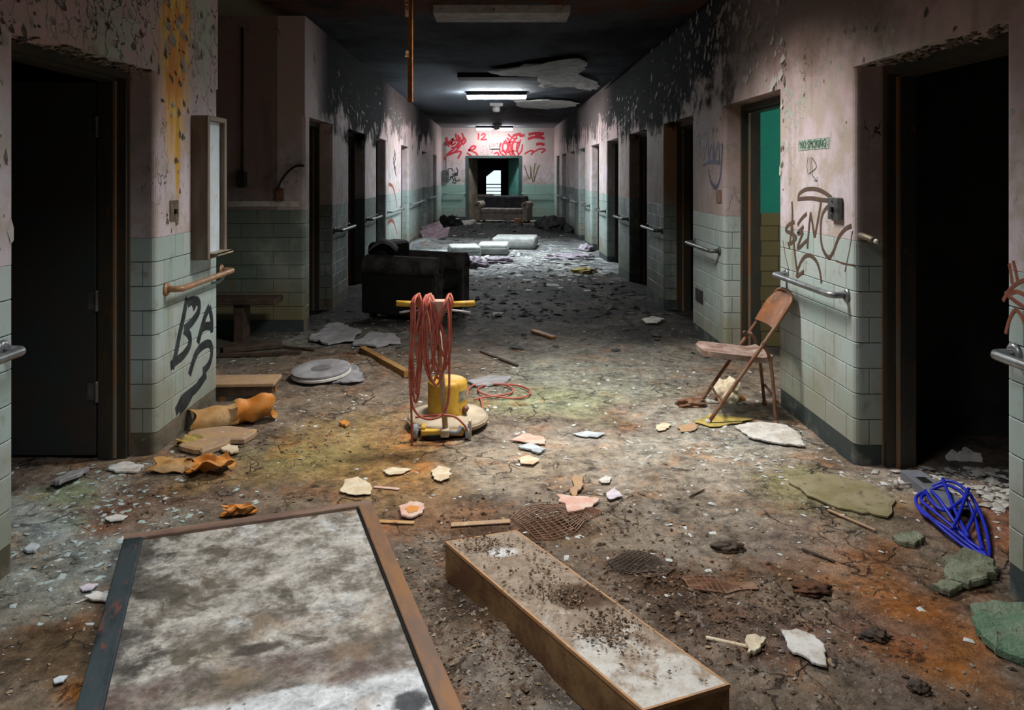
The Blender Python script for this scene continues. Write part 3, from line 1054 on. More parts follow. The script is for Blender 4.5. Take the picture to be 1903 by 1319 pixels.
M['mustard'] = plain('mustard_rag', (0.50, 0.38, 0.10), (0.30, 0.24, 0.08), 9, 0.8)
M['blue'] = plain('blue_cable', (0.012, 0.025, 0.42), (0.02, 0.035, 0.55), 9, 0.4, bump=0.05)
M['greymetal'] = plain('grey_painted_channel', (0.26, 0.29, 0.34), (0.20, 0.21, 0.24), 9, 0.5, 0.3)
M['plate'] = plain('tarnished_plate', (0.17, 0.14, 0.11), (0.24, 0.20, 0.15), 25, 0.5, 0.4)
M['ceilwhite'] = plain('dirty_white_fixture', (0.40, 0.38, 0.37), (0.26, 0.24, 0.23), 5, 0.7, c3=(0.05, 0.045, 0.04))
M['ceilblack'] = plain('burnt_fixture', (0.010, 0.010, 0.011), None, 6, 0.8)
M['paleceil'] = plain('hanging_ceiling_skin', (0.42, 0.41, 0.38), (0.28, 0.27, 0.25), 6, 0.85)
M['chip_white'] = plain('pale_chips', (0.60, 0.62, 0.60), (0.44, 0.47, 0.46), 30, 0.8, bump=0)
M['chip_brown'] = plain('brown_crumbs', (0.16, 0.10, 0.06), (0.07, 0.045, 0.03), 30, 0.85, bump=0)
M['chip_mint'] = plain('mint_chips', (0.36, 0.46, 0.42), (0.44, 0.50, 0.52), 30, 0.8, bump=0)
M['chip_tan'] = plain('tan_crumbs', (0.36, 0.27, 0.18), (0.28, 0.19, 0.11), 30, 0.85, bump=0)
M['grit'] = plain('grey_tan_grit', (0.24, 0.20, 0.16), (0.32, 0.28, 0.23), 30, 0.85, bump=0)
M['chip_soot'] = plain('soot_crumbs', (0.03, 0.03, 0.03), (0.08, 0.078, 0.072), 20, 0.85, bump=0)
M['cable_dark'] = plain('dark_cable', (0.035, 0.028, 0.026), None, 9, 0.6)
M['chip_dark'] = plain('dark_curled_paint', (0.09, 0.075, 0.06), (0.18, 0.15, 0.125), 30, 0.8, bump=0)
M['chip_paint'] = plain('curled_paint', (0.46, 0.40, 0.38), (0.36, 0.38, 0.34), 30, 0.8, bump=0)

# ------------------------------------------------------------------ ceiling fixtures
def fixture(y, x, w, d, body, lit, label, z=CEIL, drop=0.07, split=False):
    t = thing('ceiling_light', label, 'ceiling light', (x, y, z), group='ceiling lights along the corridor')
    MB().box(-w / 2, w / 2, -d / 2, d / 2, -drop, 0.0).build('housing', body, t)
    if lit is not None:
        if split:
            MB().rbox(-w / 2 + 0.02, -0.09, -d / 2 + 0.02, d / 2 - 0.02, -drop - 0.06, -drop, 0.012).build('diffuser', lit, t)
            MB().rbox(0.09, w / 2 - 0.02, -d / 2 + 0.02, d / 2 - 0.02, -drop - 0.06, -drop, 0.012).build('diffuser', lit, t)
        else:
            MB().rbox(-w / 2 + 0.015, w / 2 - 0.015, -d / 2 + 0.015, d / 2 - 0.015, -drop - 0.05, -drop, 0.012).build('diffuser', lit, t)
    return t


for (nm, p, body) in (('above the polisher, just out of the picture', MAIN_POS, M['ceilwhite']), ('added above the camera to fill the foreground, out of the picture', NEAR_POS, M['ceilwhite'])):
    t = fixture(p[1], p[0], 1.25, 0.5, body, None, 'lit fluorescent ceiling fixture ' + nm, drop=0.06)
fixture(7.05, 0.035, 1.22, 0.42, M['ceilwhite'], None, 'unlit dirty white ceiling fixture nearest the camera')
fixture(11.6, 0.0, 1.2, 0.40, M['ceilblack'], None, 'burnt black ceiling fixture in front of the lit one')
fixture(14.1, -0.02, 1.10, 0.30, M['ceilblack'], emit('cool_tube_light', (0.93, 0.98, 1.0), MID_EMIT), 'glowing fluorescent ceiling light halfway down the corridor')
fixture(24.2, -0.10, 1.16, 0.26, M['ceilblack'], emit('end_tube_light', (0.93, 0.98, 1.0), END_EMIT), 'glowing two-panel ceiling light beside the end wall', split=True)
for (y, x, lab) in ((16.3, -0.03, 'small pale smoke detector behind the middle lit fixture'), (22.9, -0.02, 'small pale smoke detector in front of the far lit fixture')):
    t = thing('smoke_detector', lab, 'smoke detector', (x, y, CEIL))
    MB().rbox(-0.14, 0.14, -0.1, 0.1, -0.07, 0, 0.015).build('base_box', M['ceilwhite'], t)
    MB().lathe([(0.085, 0), (0.085, -0.10), (0.06, -0.13), (0, -0.13)][::-1], (0, 0, -0.06), 16).build('sensor_head', M['ceilwhite'], t, True)

# strips of ceiling skin hanging below the soot
def hang_sheet(name, label, pts, dz, m, y_droop=0.05):
    """irregular sheet on the ceiling; pts are (px, py)"""
    P = []
    for (px, py) in pts:
        y = (CEIL - 0.03 - EYE) * FPX / (VY - py)
        P.append(((px - VX) * y / FPX, y))
    return sheet(name, label, 'ceiling scrap', P, 0.012, m, z=CEIL - dz, warp=0.03)


def sheet(name, label, cat, P, th, m, z=None, warp=0.01, lift=0.006, group=None, sub=5, seed=None):
    """irregular thin slab from an outline in metres, lying on the floor (z None) with a little warp"""
    rr = random.Random(seed if seed is not None else len(bpy.data.objects))
    cx, cy = sum(p[0] for p in P) / len(P), sum(p[1] for p in P) / len(P)
    # ragged outline
    O = []
    n = len(P)
    for i in range(n):
        a, b = P[i], P[(i + 1) % n]
        O.append(a)
        L = math.hypot(b[0] - a[0], b[1] - a[1])
        for k in range(1, sub):
            t = k / sub
            O.append((a[0] + (b[0] - a[0]) * t + rr.uniform(-1, 1) * L * 0.07, a[1] + (b[1] - a[1]) * t + rr.uniform(-1, 1) * L * 0.07))
    n = len(O)
    rings = [1.0, 0.93, 0.6, 0.25]
    z0 = (H(cx, cy) + lift) if z is None else z
    sg = 1 if z is None else -1

    def wz(x, y):
        v = mnoise.noise(Vector((x * 5 + rr_off, y * 5, 3.1))) + 0.5 * mnoise.noise(Vector((x * 13 + rr_off, y * 13, 7.7)))
        return sg * max(0.0, (v + 0.35)) * warp
    rr_off = rr.uniform(0, 50)
    vs, fs = [], []
    for q, k in enumerate(rings):
        for p in O:
            x, y = cx + (p[0] - cx) * k, cy + (p[1] - cy) * k
            g = (H(x, y) - H(cx, cy)) if z is None else 0
            vs.append((x - cx, y - cy, z0 + max(g, 0) + wz(x, y) + (th * (0.75 if q == 0 else 1.0))))
    vs.append((0, 0, z0 + wz(cx, cy) + th))
    top = len(vs) - 1
    nb = len(vs)
    for p in O:
        g = (H(p[0], p[1]) - H(cx, cy)) if z is None else 0
        vs.append((p[0] - cx, p[1] - cy, z0 + max(g, 0) + wz(p[0], p[1])))
    for q in range(len(rings) - 1):
        for i in range(n):
            j = (i + 1) % n
            fs.append((q * n + i, q * n + j, (q + 1) * n + j, (q + 1) * n + i))
    q = (len(rings) - 1) * n
    for i in range(n):
        j = (i + 1) % n
        fs.append((q + i, q + j, top))
        fs.append((nb + j, nb + i, i, j)[::-1])
    fs.append(tuple(range(nb, nb + n))[::-1])
    o = mk(name, vs, fs, m, None, False, (cx, cy, 0))
    return tag(o, label, cat, group)


hang_sheet('ceiling_scrap', 'large pale strip of ceiling skin hanging right of the burnt fixture',
           [(905, 128), (990, 115), (1075, 104), (1090, 112), (1083, 128), (1115, 158), (1098, 165), (1060, 158), (1000, 158), (1000, 140), (930, 136)], 0.05, M['paleceil'])
hang_sheet('ceiling_scrap', 'smaller pale strip of ceiling skin just beyond the lit fixture', [(955, 186), (1020, 183), (1078, 189), (1060, 196), (1010, 200), (965, 197)], 0.05, M['paleceil'])

# rusted metal strip that hangs from the ceiling
t = thing('hanging_strip', 'rusted ceiling track hanging straight down in front of the corridor', 'metal strip', (-0.565, 5.0, CEIL))
b = MB().box(-0.020, 0.012, -0.004, 0.0, -1.035, 0.0)
b.box(0.010, 0.014, -0.022, 0.0, -1.035, 0.0)
M['striprust'] = plain('rusted_strip', (0.36, 0.15, 0.05), (0.24, 0.10, 0.05), 18, 0.6, 0.2, c3=(0.56, 0.42, 0.30))
b.build('track', M['striprust'], t)
c = MB()
for k in range(26):
    z = -R.choice([R.uniform(0.02, 0.75), R.uniform(0.25, 0.5)])
    c.rbox(-0.034 + R.uniform(-.008, .004), -0.012, -0.012, 0.004, z - R.uniform(0.008, 0.03), z, 0.003, 1)
tag(c.build('crumbling_plaster', M['tan'], t), kind='stuff')

# ------------------------------------------------------------------ handrails
def handrail(s, y0, y1, h, m, label, mid=False):
    t = thing('handrail', label, 'handrail', (s * HW, (y0 + y1) / 2, h), group='handrails along the corridor walls')
    L = (y1 - y0) / 2
    d = -s * 0.085
    rr = 0.035
    pts = [(0.0, -L, -0.0), (d * 0.55, -L, 0.0)] + [(d - (-s) * rr * (1 - math.sin(a)), -L + rr * (1 - math.cos(a)), 0) for a in np.linspace(0.25, math.pi / 2, 4)]
    pts += [(p[0], -p[1], p[2]) for p in pts[::-1]]
    o = MB().tube(pts, 0.0175, 12).build('rail', m, t, True)
    for e in (-L, L):
        rot = Matrix.Rotation(-s * math.pi / 2, 3, 'Y')
        f = MB().lathe([(0.0, 0.016), (0.024, 0.016), (0.036, 0.010), (0.038, 0.001)][::-1], (0, e, 0), 16, rot)
        f.build('flange', m, t, True)
    if mid:
        MB().tube([(0.0, L - 0.16, -0.06), (d * 0.6, L - 0.16, -0.055), (d, L - 0.16, -0.01)], 0.009, 8, smooth=4).build('bracket', M['steel'], t, True)
    return t


handrail(1, 1.75, 2.72, 0.865, M['steel'], 'steel handrail on the nearest right pillar at the picture edge')
handrail(1, 4.03, 4.87, 0.865, M['steel'], 'steel handrail on the right pillar with the brown graffiti, above the chair')
dim = ['second', 'third', 'fourth', 'fifth', 'sixth', 'seventh', 'eighth', 'ninth']
for k in range(1, 9):
    a, b = OPEN_R[k][1], OPEN_R[k + 1][0]
    handrail(1, a + 0.1, b - 0.1, 0.865, M['steel_dark'] if k < 6 else M['steel'], 'handrail on the right wall, %s pillar beyond the chair' % ['', 'first', 'second', 'third', 'fourth', 'fifth', 'sixth', 'seventh', 'eighth'][k])
handrail(-1, 1.75, 2.84, 0.85, M['steel'], 'steel handrail end on the nearest left pillar at the picture edge')
handrail(-1, 4.24, 5.08, 0.865, M['copper'], 'brown painted handrail below the wall cabinet on the left pillar', mid=True)
for k, (a, b) in enumerate([(8.6, 9.45), (10.7, 11.6), (12.75, 14.4), (15.95, 18.4), (19.95, 21.6)]):
    handrail(-1, a, b, 0.865, M['steel_dark'] if k < 2 else M['steel'], 'handrail on the left wall, %s pillar beyond the alcove' % ['first', 'second', 'third', 'fourth', 'fifth'][k])


def end_rail(x0, x1, h, label):
    t = thing('handrail', label, 'handrail', ((x0 + x1) / 2, YEND - 0.012, h), group='handrails along the corridor walls')
    L = (x1 - x0) / 2
    MB().tube([(-L, 0, 0), (-L, -0.06, 0), (-L + 0.03, -0.085, 0), (L - 0.03, -0.085, 0), (L, -0.06, 0), (L, 0, 0)], 0.018, 10).build('rail', M['tile_end'], t, True)
    for e in (-L, L):
        MB().lathe([(0.038, 0.0), (0.036, 0.012), (0.0, 0.016)], (e, 0, 0), 14, Matrix.Rotation(math.pi / 2, 3, 'X')).build('flange', M['tile_end'], t, True)


end_rail(-1.72, -1.05, 0.86, 'mint handrail on the end wall left of the doorway')
end_rail(0.80, 1.72, 0.86, 'mint handrail on the end wall right of the doorway')

# ------------------------------------------------------------------ fittings on the walls
# open cabinet on the left pillar
t = thing('wall_cabinet', 'open shallow wall cabinet with brown frame and pale blue back on left pillar', 'cabinet', (-HW, 4.745, 0.985))
M['cabwood'] = plain('grey_brown_wood', (0.20, 0.165, 0.13), (0.14, 0.11, 0.085), 12, 0.7, stretch=(1, 1, 0.2))
M['cabback'] = plain('pale_blue_back', (0.58, 0.66, 0.74), (0.52, 0.58, 0.60), 7, 0.7, c3=(0.52, 0.44, 0.28))
w2, hh, dp = 0.155, 0.865, 0.092
MB().rbox(0, dp, -w2, -w2 + 0.022, 0, hh, 0.003, 1).build('side_panel', M['cabwood'], t)
MB().rbox(0, dp, w2 - 0.022, w2, 0, hh, 0.003, 1).build('side_panel', M['cabwood'], t)
MB().rbox(0, dp, -w2 + 0.022, w2 - 0.022, 0, 0.03, 0.003, 1).build('bottom_panel', M['cabwood'], t)
MB().rbox(0, dp, -w2 + 0.022, w2 - 0.022, hh - 0.03, hh, 0.003, 1).build('top_panel', M['cabwood'], t)
MB().box(0.060, 0.068, -w2 + 0.022, w2 - 0.022, 0.03, hh - 0.03).build('back_panel', M['cabback'], t)
fr = MB()
fr.rbox(dp, dp + 0.012, -w2 - 0.004, -w2 + 0.03, 0, hh, 0.003, 1).rbox(dp, dp + 0.012, w2 - 0.03, w2 + 0.004, 0, hh, 0.003, 1)
fr.rbox(dp, dp + 0.012, -w2 + 0.03, w2 - 0.03, hh - 0.03, hh, 0.003, 1)
fr.build('front_frame', M['cabwood'], t)
s_ = MB().box(0.02, 0.15, -w2 + 0.03, w2 - 0.01, 0.03, 0.036)
s_.box(0.145, 0.15, -w2 + 0.03, w2 - 0.01, 0.02, 0.036)
s_.build('bent_shelf', plain('pale_bent_metal', (0.55, 0.48, 0.36), None, 10, 0.5, 0.3), t)


def plate(s, px0, py0, px1, py1, label, m, th=0.008, knob=True):
    (ya, ha), (yb, hb) = wl(px0, py0, s), wl(px1, py1, s)
    yc, w = (ya + yb) / 2, abs(ya - yb) / 2
    hc = EYE - ((py0 + py1) / 2 - VY) * yc / FPX
    hh = (py1 - py0) * yc / FPX / 2
    t = thing('switch_plate', label, 'switch plate', (s * HW, yc, hc))
    x0, x1 = sorted((0, -s * th))
    MB().rbox(x0, x1, -w, w, -hh, hh, min(0.003, th / 3), 1).build('plate', m, t)
    if knob:
        x0, x1 = sorted((-s * th, -s * (th + 0.012)))
        MB().box(x0, x1, -w * 0.2, w * 0.2, -hh * 0.3, hh * 0.15).build('toggle', M['rubber'], t)
        for z in (-hh * 0.65, hh * 0.65):
            MB().box(x0, x1 if s > 0 else x0 + 0.003, -0.004, 0.004, z - 0.004, z + 0.004).build('screw', M['steel'], t)
    return t


plate(-1, 315, 372, 330, 411, 'tarnished switch plate on the left pillar beside the cabinet', M['plate'])
plate(1, 1548, 367, 1567, 408, 'dark switch box on the right pillar beside the brown graffiti', M['steel_dark'], 0.03)
plate(1, 1332, 353, 1341, 377, 'small brown plate under the blue graffiti on the right wall', M['rust'], 0.008, False)

plate(1, 1294, 537, 1307, 561, 'small dark vent plate low on the tiles beyond the green room doorway', M['cable_dark'], 0.01, False)
# broken pipe stub at the corner of the right pillar
t = thing('pipe_stub', 'broken pipe stub with pale end sticking out of the right pillar corner', 'pipe', (1.86, 3.945, 1.175))
MB().tube([(0, 0, 0.01), (0.0, -0.06, 0.005), (0.018, -0.11, -0.008)], 0.017, 10, smooth=3).build('pipe', M['plate'], t, True)
MB().tube([(0.018, -0.11, -0.008), (0.024, -0.135, -0.014)], [0.013, 0.010], 10).build('pale_tip', M['plaster'], t, True)

# no smoking sticker
(ya, ha), (yb, hb) = wl(1484, 259, 1), wl(1541, 277, 1)
yc = (ya + yb) / 2
t = thing('no_smoking_sticker', 'scratched white and green sticker reading NO SMOKING on the right pillar', 'sticker', (HW - 0.0005, yc, EYE - (268 - VY) * yc / FPX))
MB().box(-0.0018, 0, -abs(ya - yb) / 2, abs(ya - yb) / 2, -0.031, 0.031).build('backing', plain('sticker_paper', (0.40, 0.46, 0.40), (0.10, 0.16, 0.12), 60, 0.6, bump=0), t)


def text_mesh(txt, size, name, m, parent, loc, rot, ex=0.001, sx=1.0):
    cu = bpy.data.curves.new(name + '_curve', 'FONT')
    cu.body = txt
    cu.size = size
    cu.align_x, cu.align_y = 'CENTER', 'CENTER'
    cu.extrude = ex
    cu.offset = 0.0
    tmp = bpy.data.objects.new(name + '_tmp', cu)
    COL.objects.link(tmp)
    bpy.context.view_layer.update()
    me = bpy.data.meshes.new_from_object(tmp.evaluated_get(bpy.context.evaluated_depsgraph_get()))
    bpy.data.objects.remove(tmp)
    me.materials.clear()
    me.materials.append(m)
    o = bpy.data.objects.new(name, me)
    o.location, o.rotation_euler = loc, rot
    o.scale = (sx, 1, 1)
    return put(o, parent)


text_mesh('NO SMOKING', 0.062, 'lettering', plain('dark_green_ink', (0.01, 0.10, 0.05), (0.02, 0.05, 0.03), 40, 0.6, bump=0), t, (-0.0025, 0, -0.002), (math.pi / 2, 0, -math.pi / 2), 0.0006, 0.92)

# exit sign, panel box and cables at the end wall
t = thing('exit_sign', 'white exit sign with red letters above the far doorway', 'sign', (el(919, 270)[0], YEND, el(919, 270)[1]))
MB().rbox(-0.15, 0.15, -0.05, 0, -0.11, 0.11, 0.006, 1).build('sign_box', plain('sign_white', (0.60, 0.58, 0.56), None, 8, 0.6), t)
text_mesh('EXIT', 0.17, 'lettering', plain('exit_red', (0.42, 0.02, 0.012), None, 10, 0.6, bump=0), t, (0, -0.053, 0), (math.pi / 2, 0, 0), 0.001, 0.75)
t = thing('electrical_box', 'grey electrical box on the left end of the far wall', 'electrical box', (-1.69, YEND, el(817, 326)[1]))
MB().rbox(-0.1, 0.12, -0.09, 0, -0.19, 0.19, 0.008, 1).build('case', M['greyplastic'], t)
MB().rbox(-0.085, 0.105, -0.096, -0.09, -0.17, 0.17, 0.003, 1).build('lid', M['steel_dark'], t)
MB().tube([(0.01, -0.04, 0.19), (0.01, -0.04, 1.1)], 0.014, 8).build('conduit', M['steel_dark'], t, True)

# cable drop and torn socket on the alcove wall
ax, az = el(452, 334, 7.3)
t = thing('wall_box', 'dark switch box at the end of a conduit on the alcove wall', 'switch box', (ax, 7.3, az))
MB().rbox(-0.04, 0.04, -0.06, 0, -0.075, 0.075, 0.006, 1).build('box', M['cable_dark'], t)
MB().tube([(-0.002, -0.012, 0.07), (-0.002, -0.012, CEIL - az - 0.12)], 0.011, 8).build('conduit', M['cable_dark'], t, True)
P = [el(a, b, 7.26) for a, b in ((517, 352), (522, 338), (535, 320), (550, 309), (566, 308))]
t = tag(MB().tube([(p[0], 7.25, p[1]) for p in P], 0.012, 8, smooth=5).build('loose_cable', M['cable_dark'], None, True), 'loose dark cable curving out of the torn socket on the alcove wall', 'cable')
ax, az = el(521, 362, 7.3)
t = thing('torn_socket', 'rusty torn-out socket in broken plaster on the alcove wall', 'socket', (ax, 7.3, az))
MB().rbox(-0.04, 0.04, -0.03, 0, -0.06, 0.06, 0.006, 1).build('box', M['rust'], t)
MB().prism([(-0.5, -0.002), (-0.45, -0.008), (0.1, -0.008), (0.18, -0.002)], -0.11, -0.06).build('broken_plaster', M['plaster'], t)
# bench in the alcove
t = thing('bench', 'low dark bench in front of the alcove wall', 'bench', (-2.5, 6.98, 0))
MB().rbox(-0.7, 0.52, -0.13, 0.13, 0.33, 0.385, 0.006, 1).build('seat_board', M['darkwood'], t)
for x in (-0.5, 0.18):
    MB().rbox(x - 0.045, x + 0.045, -0.1, 0.1, -0.01, 0.33, 0.005, 1).build('leg', M['darkwood'], t)

# ------------------------------------------------------------------ graffiti on the walls (spray paint, part of the walls)
def ribbon(mb, pts, w, place, off):
    """a painted stroke: pts in wall coordinates (u, v); place(u, v, d) -> world"""
    P = [Vector((p[0], p[1], 0)) for p in pts]
    P = catmull(P, 5) if len(P) > 2 else P
    n = len(P)
    vs = []
    for i in range(n):
        t = (P[min(i + 1, n - 1)] - P[max(i - 1, 0)])
        t = t.normalized() if t.length > 1e-9 else Vector((1, 0, 0))
        k = w * (0.75 + 0.35 * mnoise.noise(Vector((P[i].x * 30, P[i].y * 30, 1)))) * (0.6 if i in (0, n - 1) else 1)
        nn = Vector((-t.y, t.x, 0)) * k
        for sgn in (1, -1):
            q = P[i] + nn * sgn
            vs.append(place(q.x, q.y, off))
    # back side for thickness
    m = len(vs)
    for i in range(n):
        t = (P[min(i + 1, n - 1)] - P[max(i - 1, 0)])
        t = t.normalized() if t.length > 1e-9 else Vector((1, 0, 0))
        nn = Vector((-t.y, t.x, 0)) * w
        for sgn in (1, -1):
            q = P[i] + nn * sgn
            vs.append(place(q.x, q.y, 0.0))
    fs = []
    for i in range(n - 1):
        a, b, c, d = 2 * i, 2 * i + 1, 2 * i + 3, 2 * i + 2
        fs += [(a, b, c, d), (a, d, m + d, m + a), (b, m + b, m + c, c)]
    mb.add(vs, fs)


def side_graf(s, strokes, w, m, label, parent, X=HW):
    mb = MB()
    for k, st in enumerate(strokes):
        ribbon(mb, [wl(p[0], p[1], s) for p in st], w, lambda u, v, d: (s * (X - d), u, v), 0.0008 + 0.0003 * (k % 5))
    o = mb.build('graffiti', m, parent)
    o['label'] = label
    return o


Z5 = lambda L: [[(1200 + u * .4245, v * .4245) for u, v in st] for st in L]
Z2 = lambda L: [[(u * .3943, 480 + v * .3943) for u, v in st] for st in L]
Z6 = lambda L: [[(1200 + u * .4094, 460 + v * .4094) for u, v in st] for st in L]
Z7 = lambda L: [[(1040 + u * .3714, 150 + v * .3714) for u, v in st] for st in L]
M['spray_brown'] = plain('brown_spray_paint', (0.085, 0.055, 0.04), (0.11, 0.07, 0.05), 20, 0.6, bump=0)
M['spray_black'] = plain('black_spray_paint', (0.018, 0.023, 0.026), (0.04, 0.05, 0.055), 14, 0.6, bump=0)
M['spray_blue'] = plain('blue_spray_paint', (0.03, 0.028, 0.10), (0.05, 0.035, 0.08), 20, 0.6, bump=0)
M['spray_red'] = plain('red_spray_paint', (0.46, 0.03, 0.045), (0.38, 0.025, 0.04), 20, 0.6, bump=0)
M['spray_rust'] = plain('rust_spray_paint', (0.22, 0.07, 0.045), (0.28, 0.10, 0.06), 20, 0.6, bump=0)
M['spray_ochre'] = plain('ochre_spray_paint', (0.16, 0.11, 0.06), (0.20, 0.14, 0.08), 20, 0.6, bump=0)

side_graf(1, Z5([
    [(668, 872), (672, 850), (700, 830), (745, 828), (785, 845), (815, 868)], [(665, 872), (720, 868), (770, 875), (822, 880)],
    [(652, 972), (625, 985), (614, 1008), (638, 1022), (660, 1040), (640, 1062), (622, 1068)], [(640, 882), (642, 960), (628, 1090)],
    [(642, 990), (650, 1080), (663, 1190)],
    [(706, 935), (685, 955), (664, 985)], [(692, 992), (664, 1022), (690, 1016)], [(690, 1016), (664, 1088), (702, 1056), (710, 1050)],
    [(708, 1088), (714, 1010), (722, 930)], [(722, 930), (732, 990), (740, 1038)], [(740, 1038), (755, 960), (768, 885)],
    [(818, 965), (812, 920), (795, 908), (772, 945), (766, 1020), (774, 1085), (800, 1127), (822, 1100), (845, 1040), (875, 1002), (902, 990)],
    [(660, 1214), (668, 1175), (690, 1130), (718, 1118), (746, 1142), (762, 1185), (769, 1240)], [(662, 1212), (692, 1188)]]),
    0.0135, M['spray_brown'], 'brown spray-painted letters under an oval stroke', WR)
side_graf(1, Z5([[(600, 1050), (612, 1120), (628, 1185)], [(905, 1010), (893, 1090), (872, 1190)], [(830, 1140), (870, 1155), (915, 1160)]]), 0.005, M['spray_brown'], 'thin brown drips beside the spray-painted letters', WR)
side_graf(1, Z5([[(710, 690), (706, 730), (712, 765)], [(718, 690), (724, 765)], [(726, 688), (730, 768)], [(728, 690), (748, 730), (716, 760)], [(730, 768), (752, 795)], [(752, 795), (737, 790)], [(752, 795), (750, 776)]]),
          0.0028, M['spray_black'], 'small pencilled arrow doodle', WR)
side_graf(-1, Z2([[(882, 185), (862, 290), (846, 360), (833, 430), (812, 520)], [(885, 215), (905, 200), (935, 205), (936, 250), (905, 300), (868, 335)],
                  [(868, 335), (893, 365), (893, 410), (865, 455), (835, 480), (803, 508)], [(905, 190), (920, 235)],
                  [(932, 400), (950, 330), (968, 270), (986, 228)], [(986, 228), (998, 290), (998, 350)], [(945, 335), (970, 320), (996, 318)],
                  [(893, 550), (910, 490), (930, 440), (962, 408), (990, 405), (998, 445), (985, 500), (955, 535)]]), 0.027, M['spray_black'], 'black spray-painted letters on the left pillar', WL)
side_graf(-1, Z2([[(972, 545), (930, 605), (890, 640), (858, 668), (842, 700), (828, 725)], [(905, 630), (880, 680), (845, 715)]]), 0.030, M['spray_black'], 'smudged black spray smear under the letters', WL)
side_graf(1, Z6([[(1668, 60), (1680, 110), (1692, 170)], [(1650, 72), (1658, 120), (1664, 165)], [(1622, 242), (1650, 195), (1690, 160), (1722, 148)], [(1630, 205), (1680, 245), (1722, 272)],
                 [(1634, 390), (1650, 330), (1676, 285), (1700, 300), (1722, 345)], [(1640, 220), (1680, 200), (1722, 215)]]), 0.0085, M['spray_rust'], 'red-brown spray-painted figure on the nearest right pillar', WR)
side_graf(1, Z7([[(712, 262), (716, 330), (722, 400)], [(738, 250), (742, 330), (746, 410)], [(760, 232), (764, 310), (768, 400)], [(700, 300), (702, 380)],
                 [(720, 400), (730, 330), (740, 310), (748, 390), (756, 330), (768, 310), (776, 395), (788, 330), (797, 320), (800, 400)],
                 [(745, 440), (755, 500), (780, 535), (800, 500), (810, 420), (813, 318)], [(715, 420), (760, 405), (806, 412)]]), 0.019, M['spray_blue'], 'dark blue spray-painted tag on the right wall', WR)
Z6b = lambda L: [[(560 + u * .3561, 150 + v * .3563) for u, v in st] for st in L]
side_graf(-1, Z6b([[(485, 360), (492, 400), (484, 440), (496, 500)], [(488, 380), (480, 420), (492, 460)]]), 0.03, M['spray_black'], 'dark green squiggle on the lit left pillar', WL)
side_graf(-1, Z6b([[(455, 540), (475, 550), (490, 600), (500, 660)], [(450, 745), (470, 728), (485, 745), (500, 800)]]), 0.03, M['spray_rust'], 'rusty spray arcs on the lit left pillar', WL)


def end_graf(strokes, w, m, label):
    mb = MB()
    for k, st in enumerate(strokes):
        ribbon(mb, [el(760 + u * .1819, 220 + v * .1819) for u, v in st], w, lambda u, v, d: (u, YEND - d - (0.013 if v < TOP_TILE else 0), v), 0.002 + 0.0006 * (k % 6))
    o = mb.build('graffiti', m, WE)
    o['label'] = label


end_graf([[(362, 420), (400, 360), (460, 310), (505, 250), (525, 190)], [(375, 225), (420, 262), (455, 205), (380, 275), (370, 240)], [(385, 190), (395, 260)], [(480, 155), (488, 205), (540, 222), (582, 210)],
          [(542, 150), (556, 205), (525, 275), (470, 340), (395, 378)], [(380, 372), (460, 348), (532, 340), (500, 410)], [(610, 335), (645, 285), (680, 288), (655, 318), (608, 322), (682, 352), (704, 392)], [(590, 350), (640, 385)],
          [(400, 240), (470, 225), (545, 240)], [(430, 300), (520, 290)], [(500, 170), (515, 230), (500, 290)], [(372, 200), (410, 290)], [(560, 190), (580, 230), (545, 270)], [(445, 205), (435, 270), (480, 250)]], 0.030, M['spray_red'], 'red spray-painted scrawl left of the exit sign')
end_graf([[(703, 165), (712, 160), (708, 218)], [(738, 175), (762, 155), (778, 172), (760, 198), (738, 218), (797, 214)]], 0.024, M['spray_red'], 'red spray-painted number 12')
end_graf([[(945, 248), (925, 300), (938, 355), (982, 382)], [(1000, 195), (1035, 250), (1015, 320), (1045, 385)], [(1062, 180), (1015, 270), (1030, 350)], [(1104, 185), (1062, 260), (1060, 330), (1085, 385)],
          [(1122, 235), (1100, 300), (1122, 372)], [(978, 230), (955, 300), (998, 372)], [(1160, 262), (1150, 330), (1102, 392)], [(870, 360), (905, 350), (920, 380)],
          [(1180, 362), (1236, 332), (1268, 335), (1250, 372)], [(1272, 345), (1336, 312), (1392, 320), (1352, 352)], [(1080, 215), (1040, 300), (1062, 375)], [(1140, 215), (1120, 290), (1090, 340)], [(985, 215), (1010, 290), (985, 350)], [(1010, 160), (1060, 200), (1110, 205)], [(960, 260), (1050, 240), (1140, 250)], [(945, 330), (1000, 345), (1080, 330)]], 0.026, M['spray_red'], 'red looping spray paint right of the exit sign')
end_graf([[(1060, 178), (1130, 160), (1140, 180), (1180, 170)], [(1220, 165), (1300, 150), (1380, 158)], [(1215, 210), (1290, 190), (1385, 205)], [(1300, 268), (1340, 258), (1385, 270)], [(1290, 165), (1360, 185)]], 0.045, M['spray_red'],
         'thick red spray letters at the upper right of the end wall')
end_graf([[(388, 525), (430, 510), (450, 540)], [(485, 500), (500, 550), (460, 560)], [(440, 575), (500, 560), (430, 600)], [(415, 600), (460, 590), (505, 575)], [(412, 632), (440, 600), (460, 640)], [(470, 600), (480, 640), (525, 625)], [(440, 655), (480, 660)]],
         0.017, M['spray_black'], 'black scribbled tag left of the far doorway')
end_graf([[(1180, 482), (1205, 560), (1236, 622), (1246, 510)], [(1240, 490), (1268, 650), (1300, 560), (1332, 478)], [(1290, 455), (1275, 560), (1282, 620)]], 0.020, M['spray_ochre'], 'brown spray-painted strokes right of the far doorway')

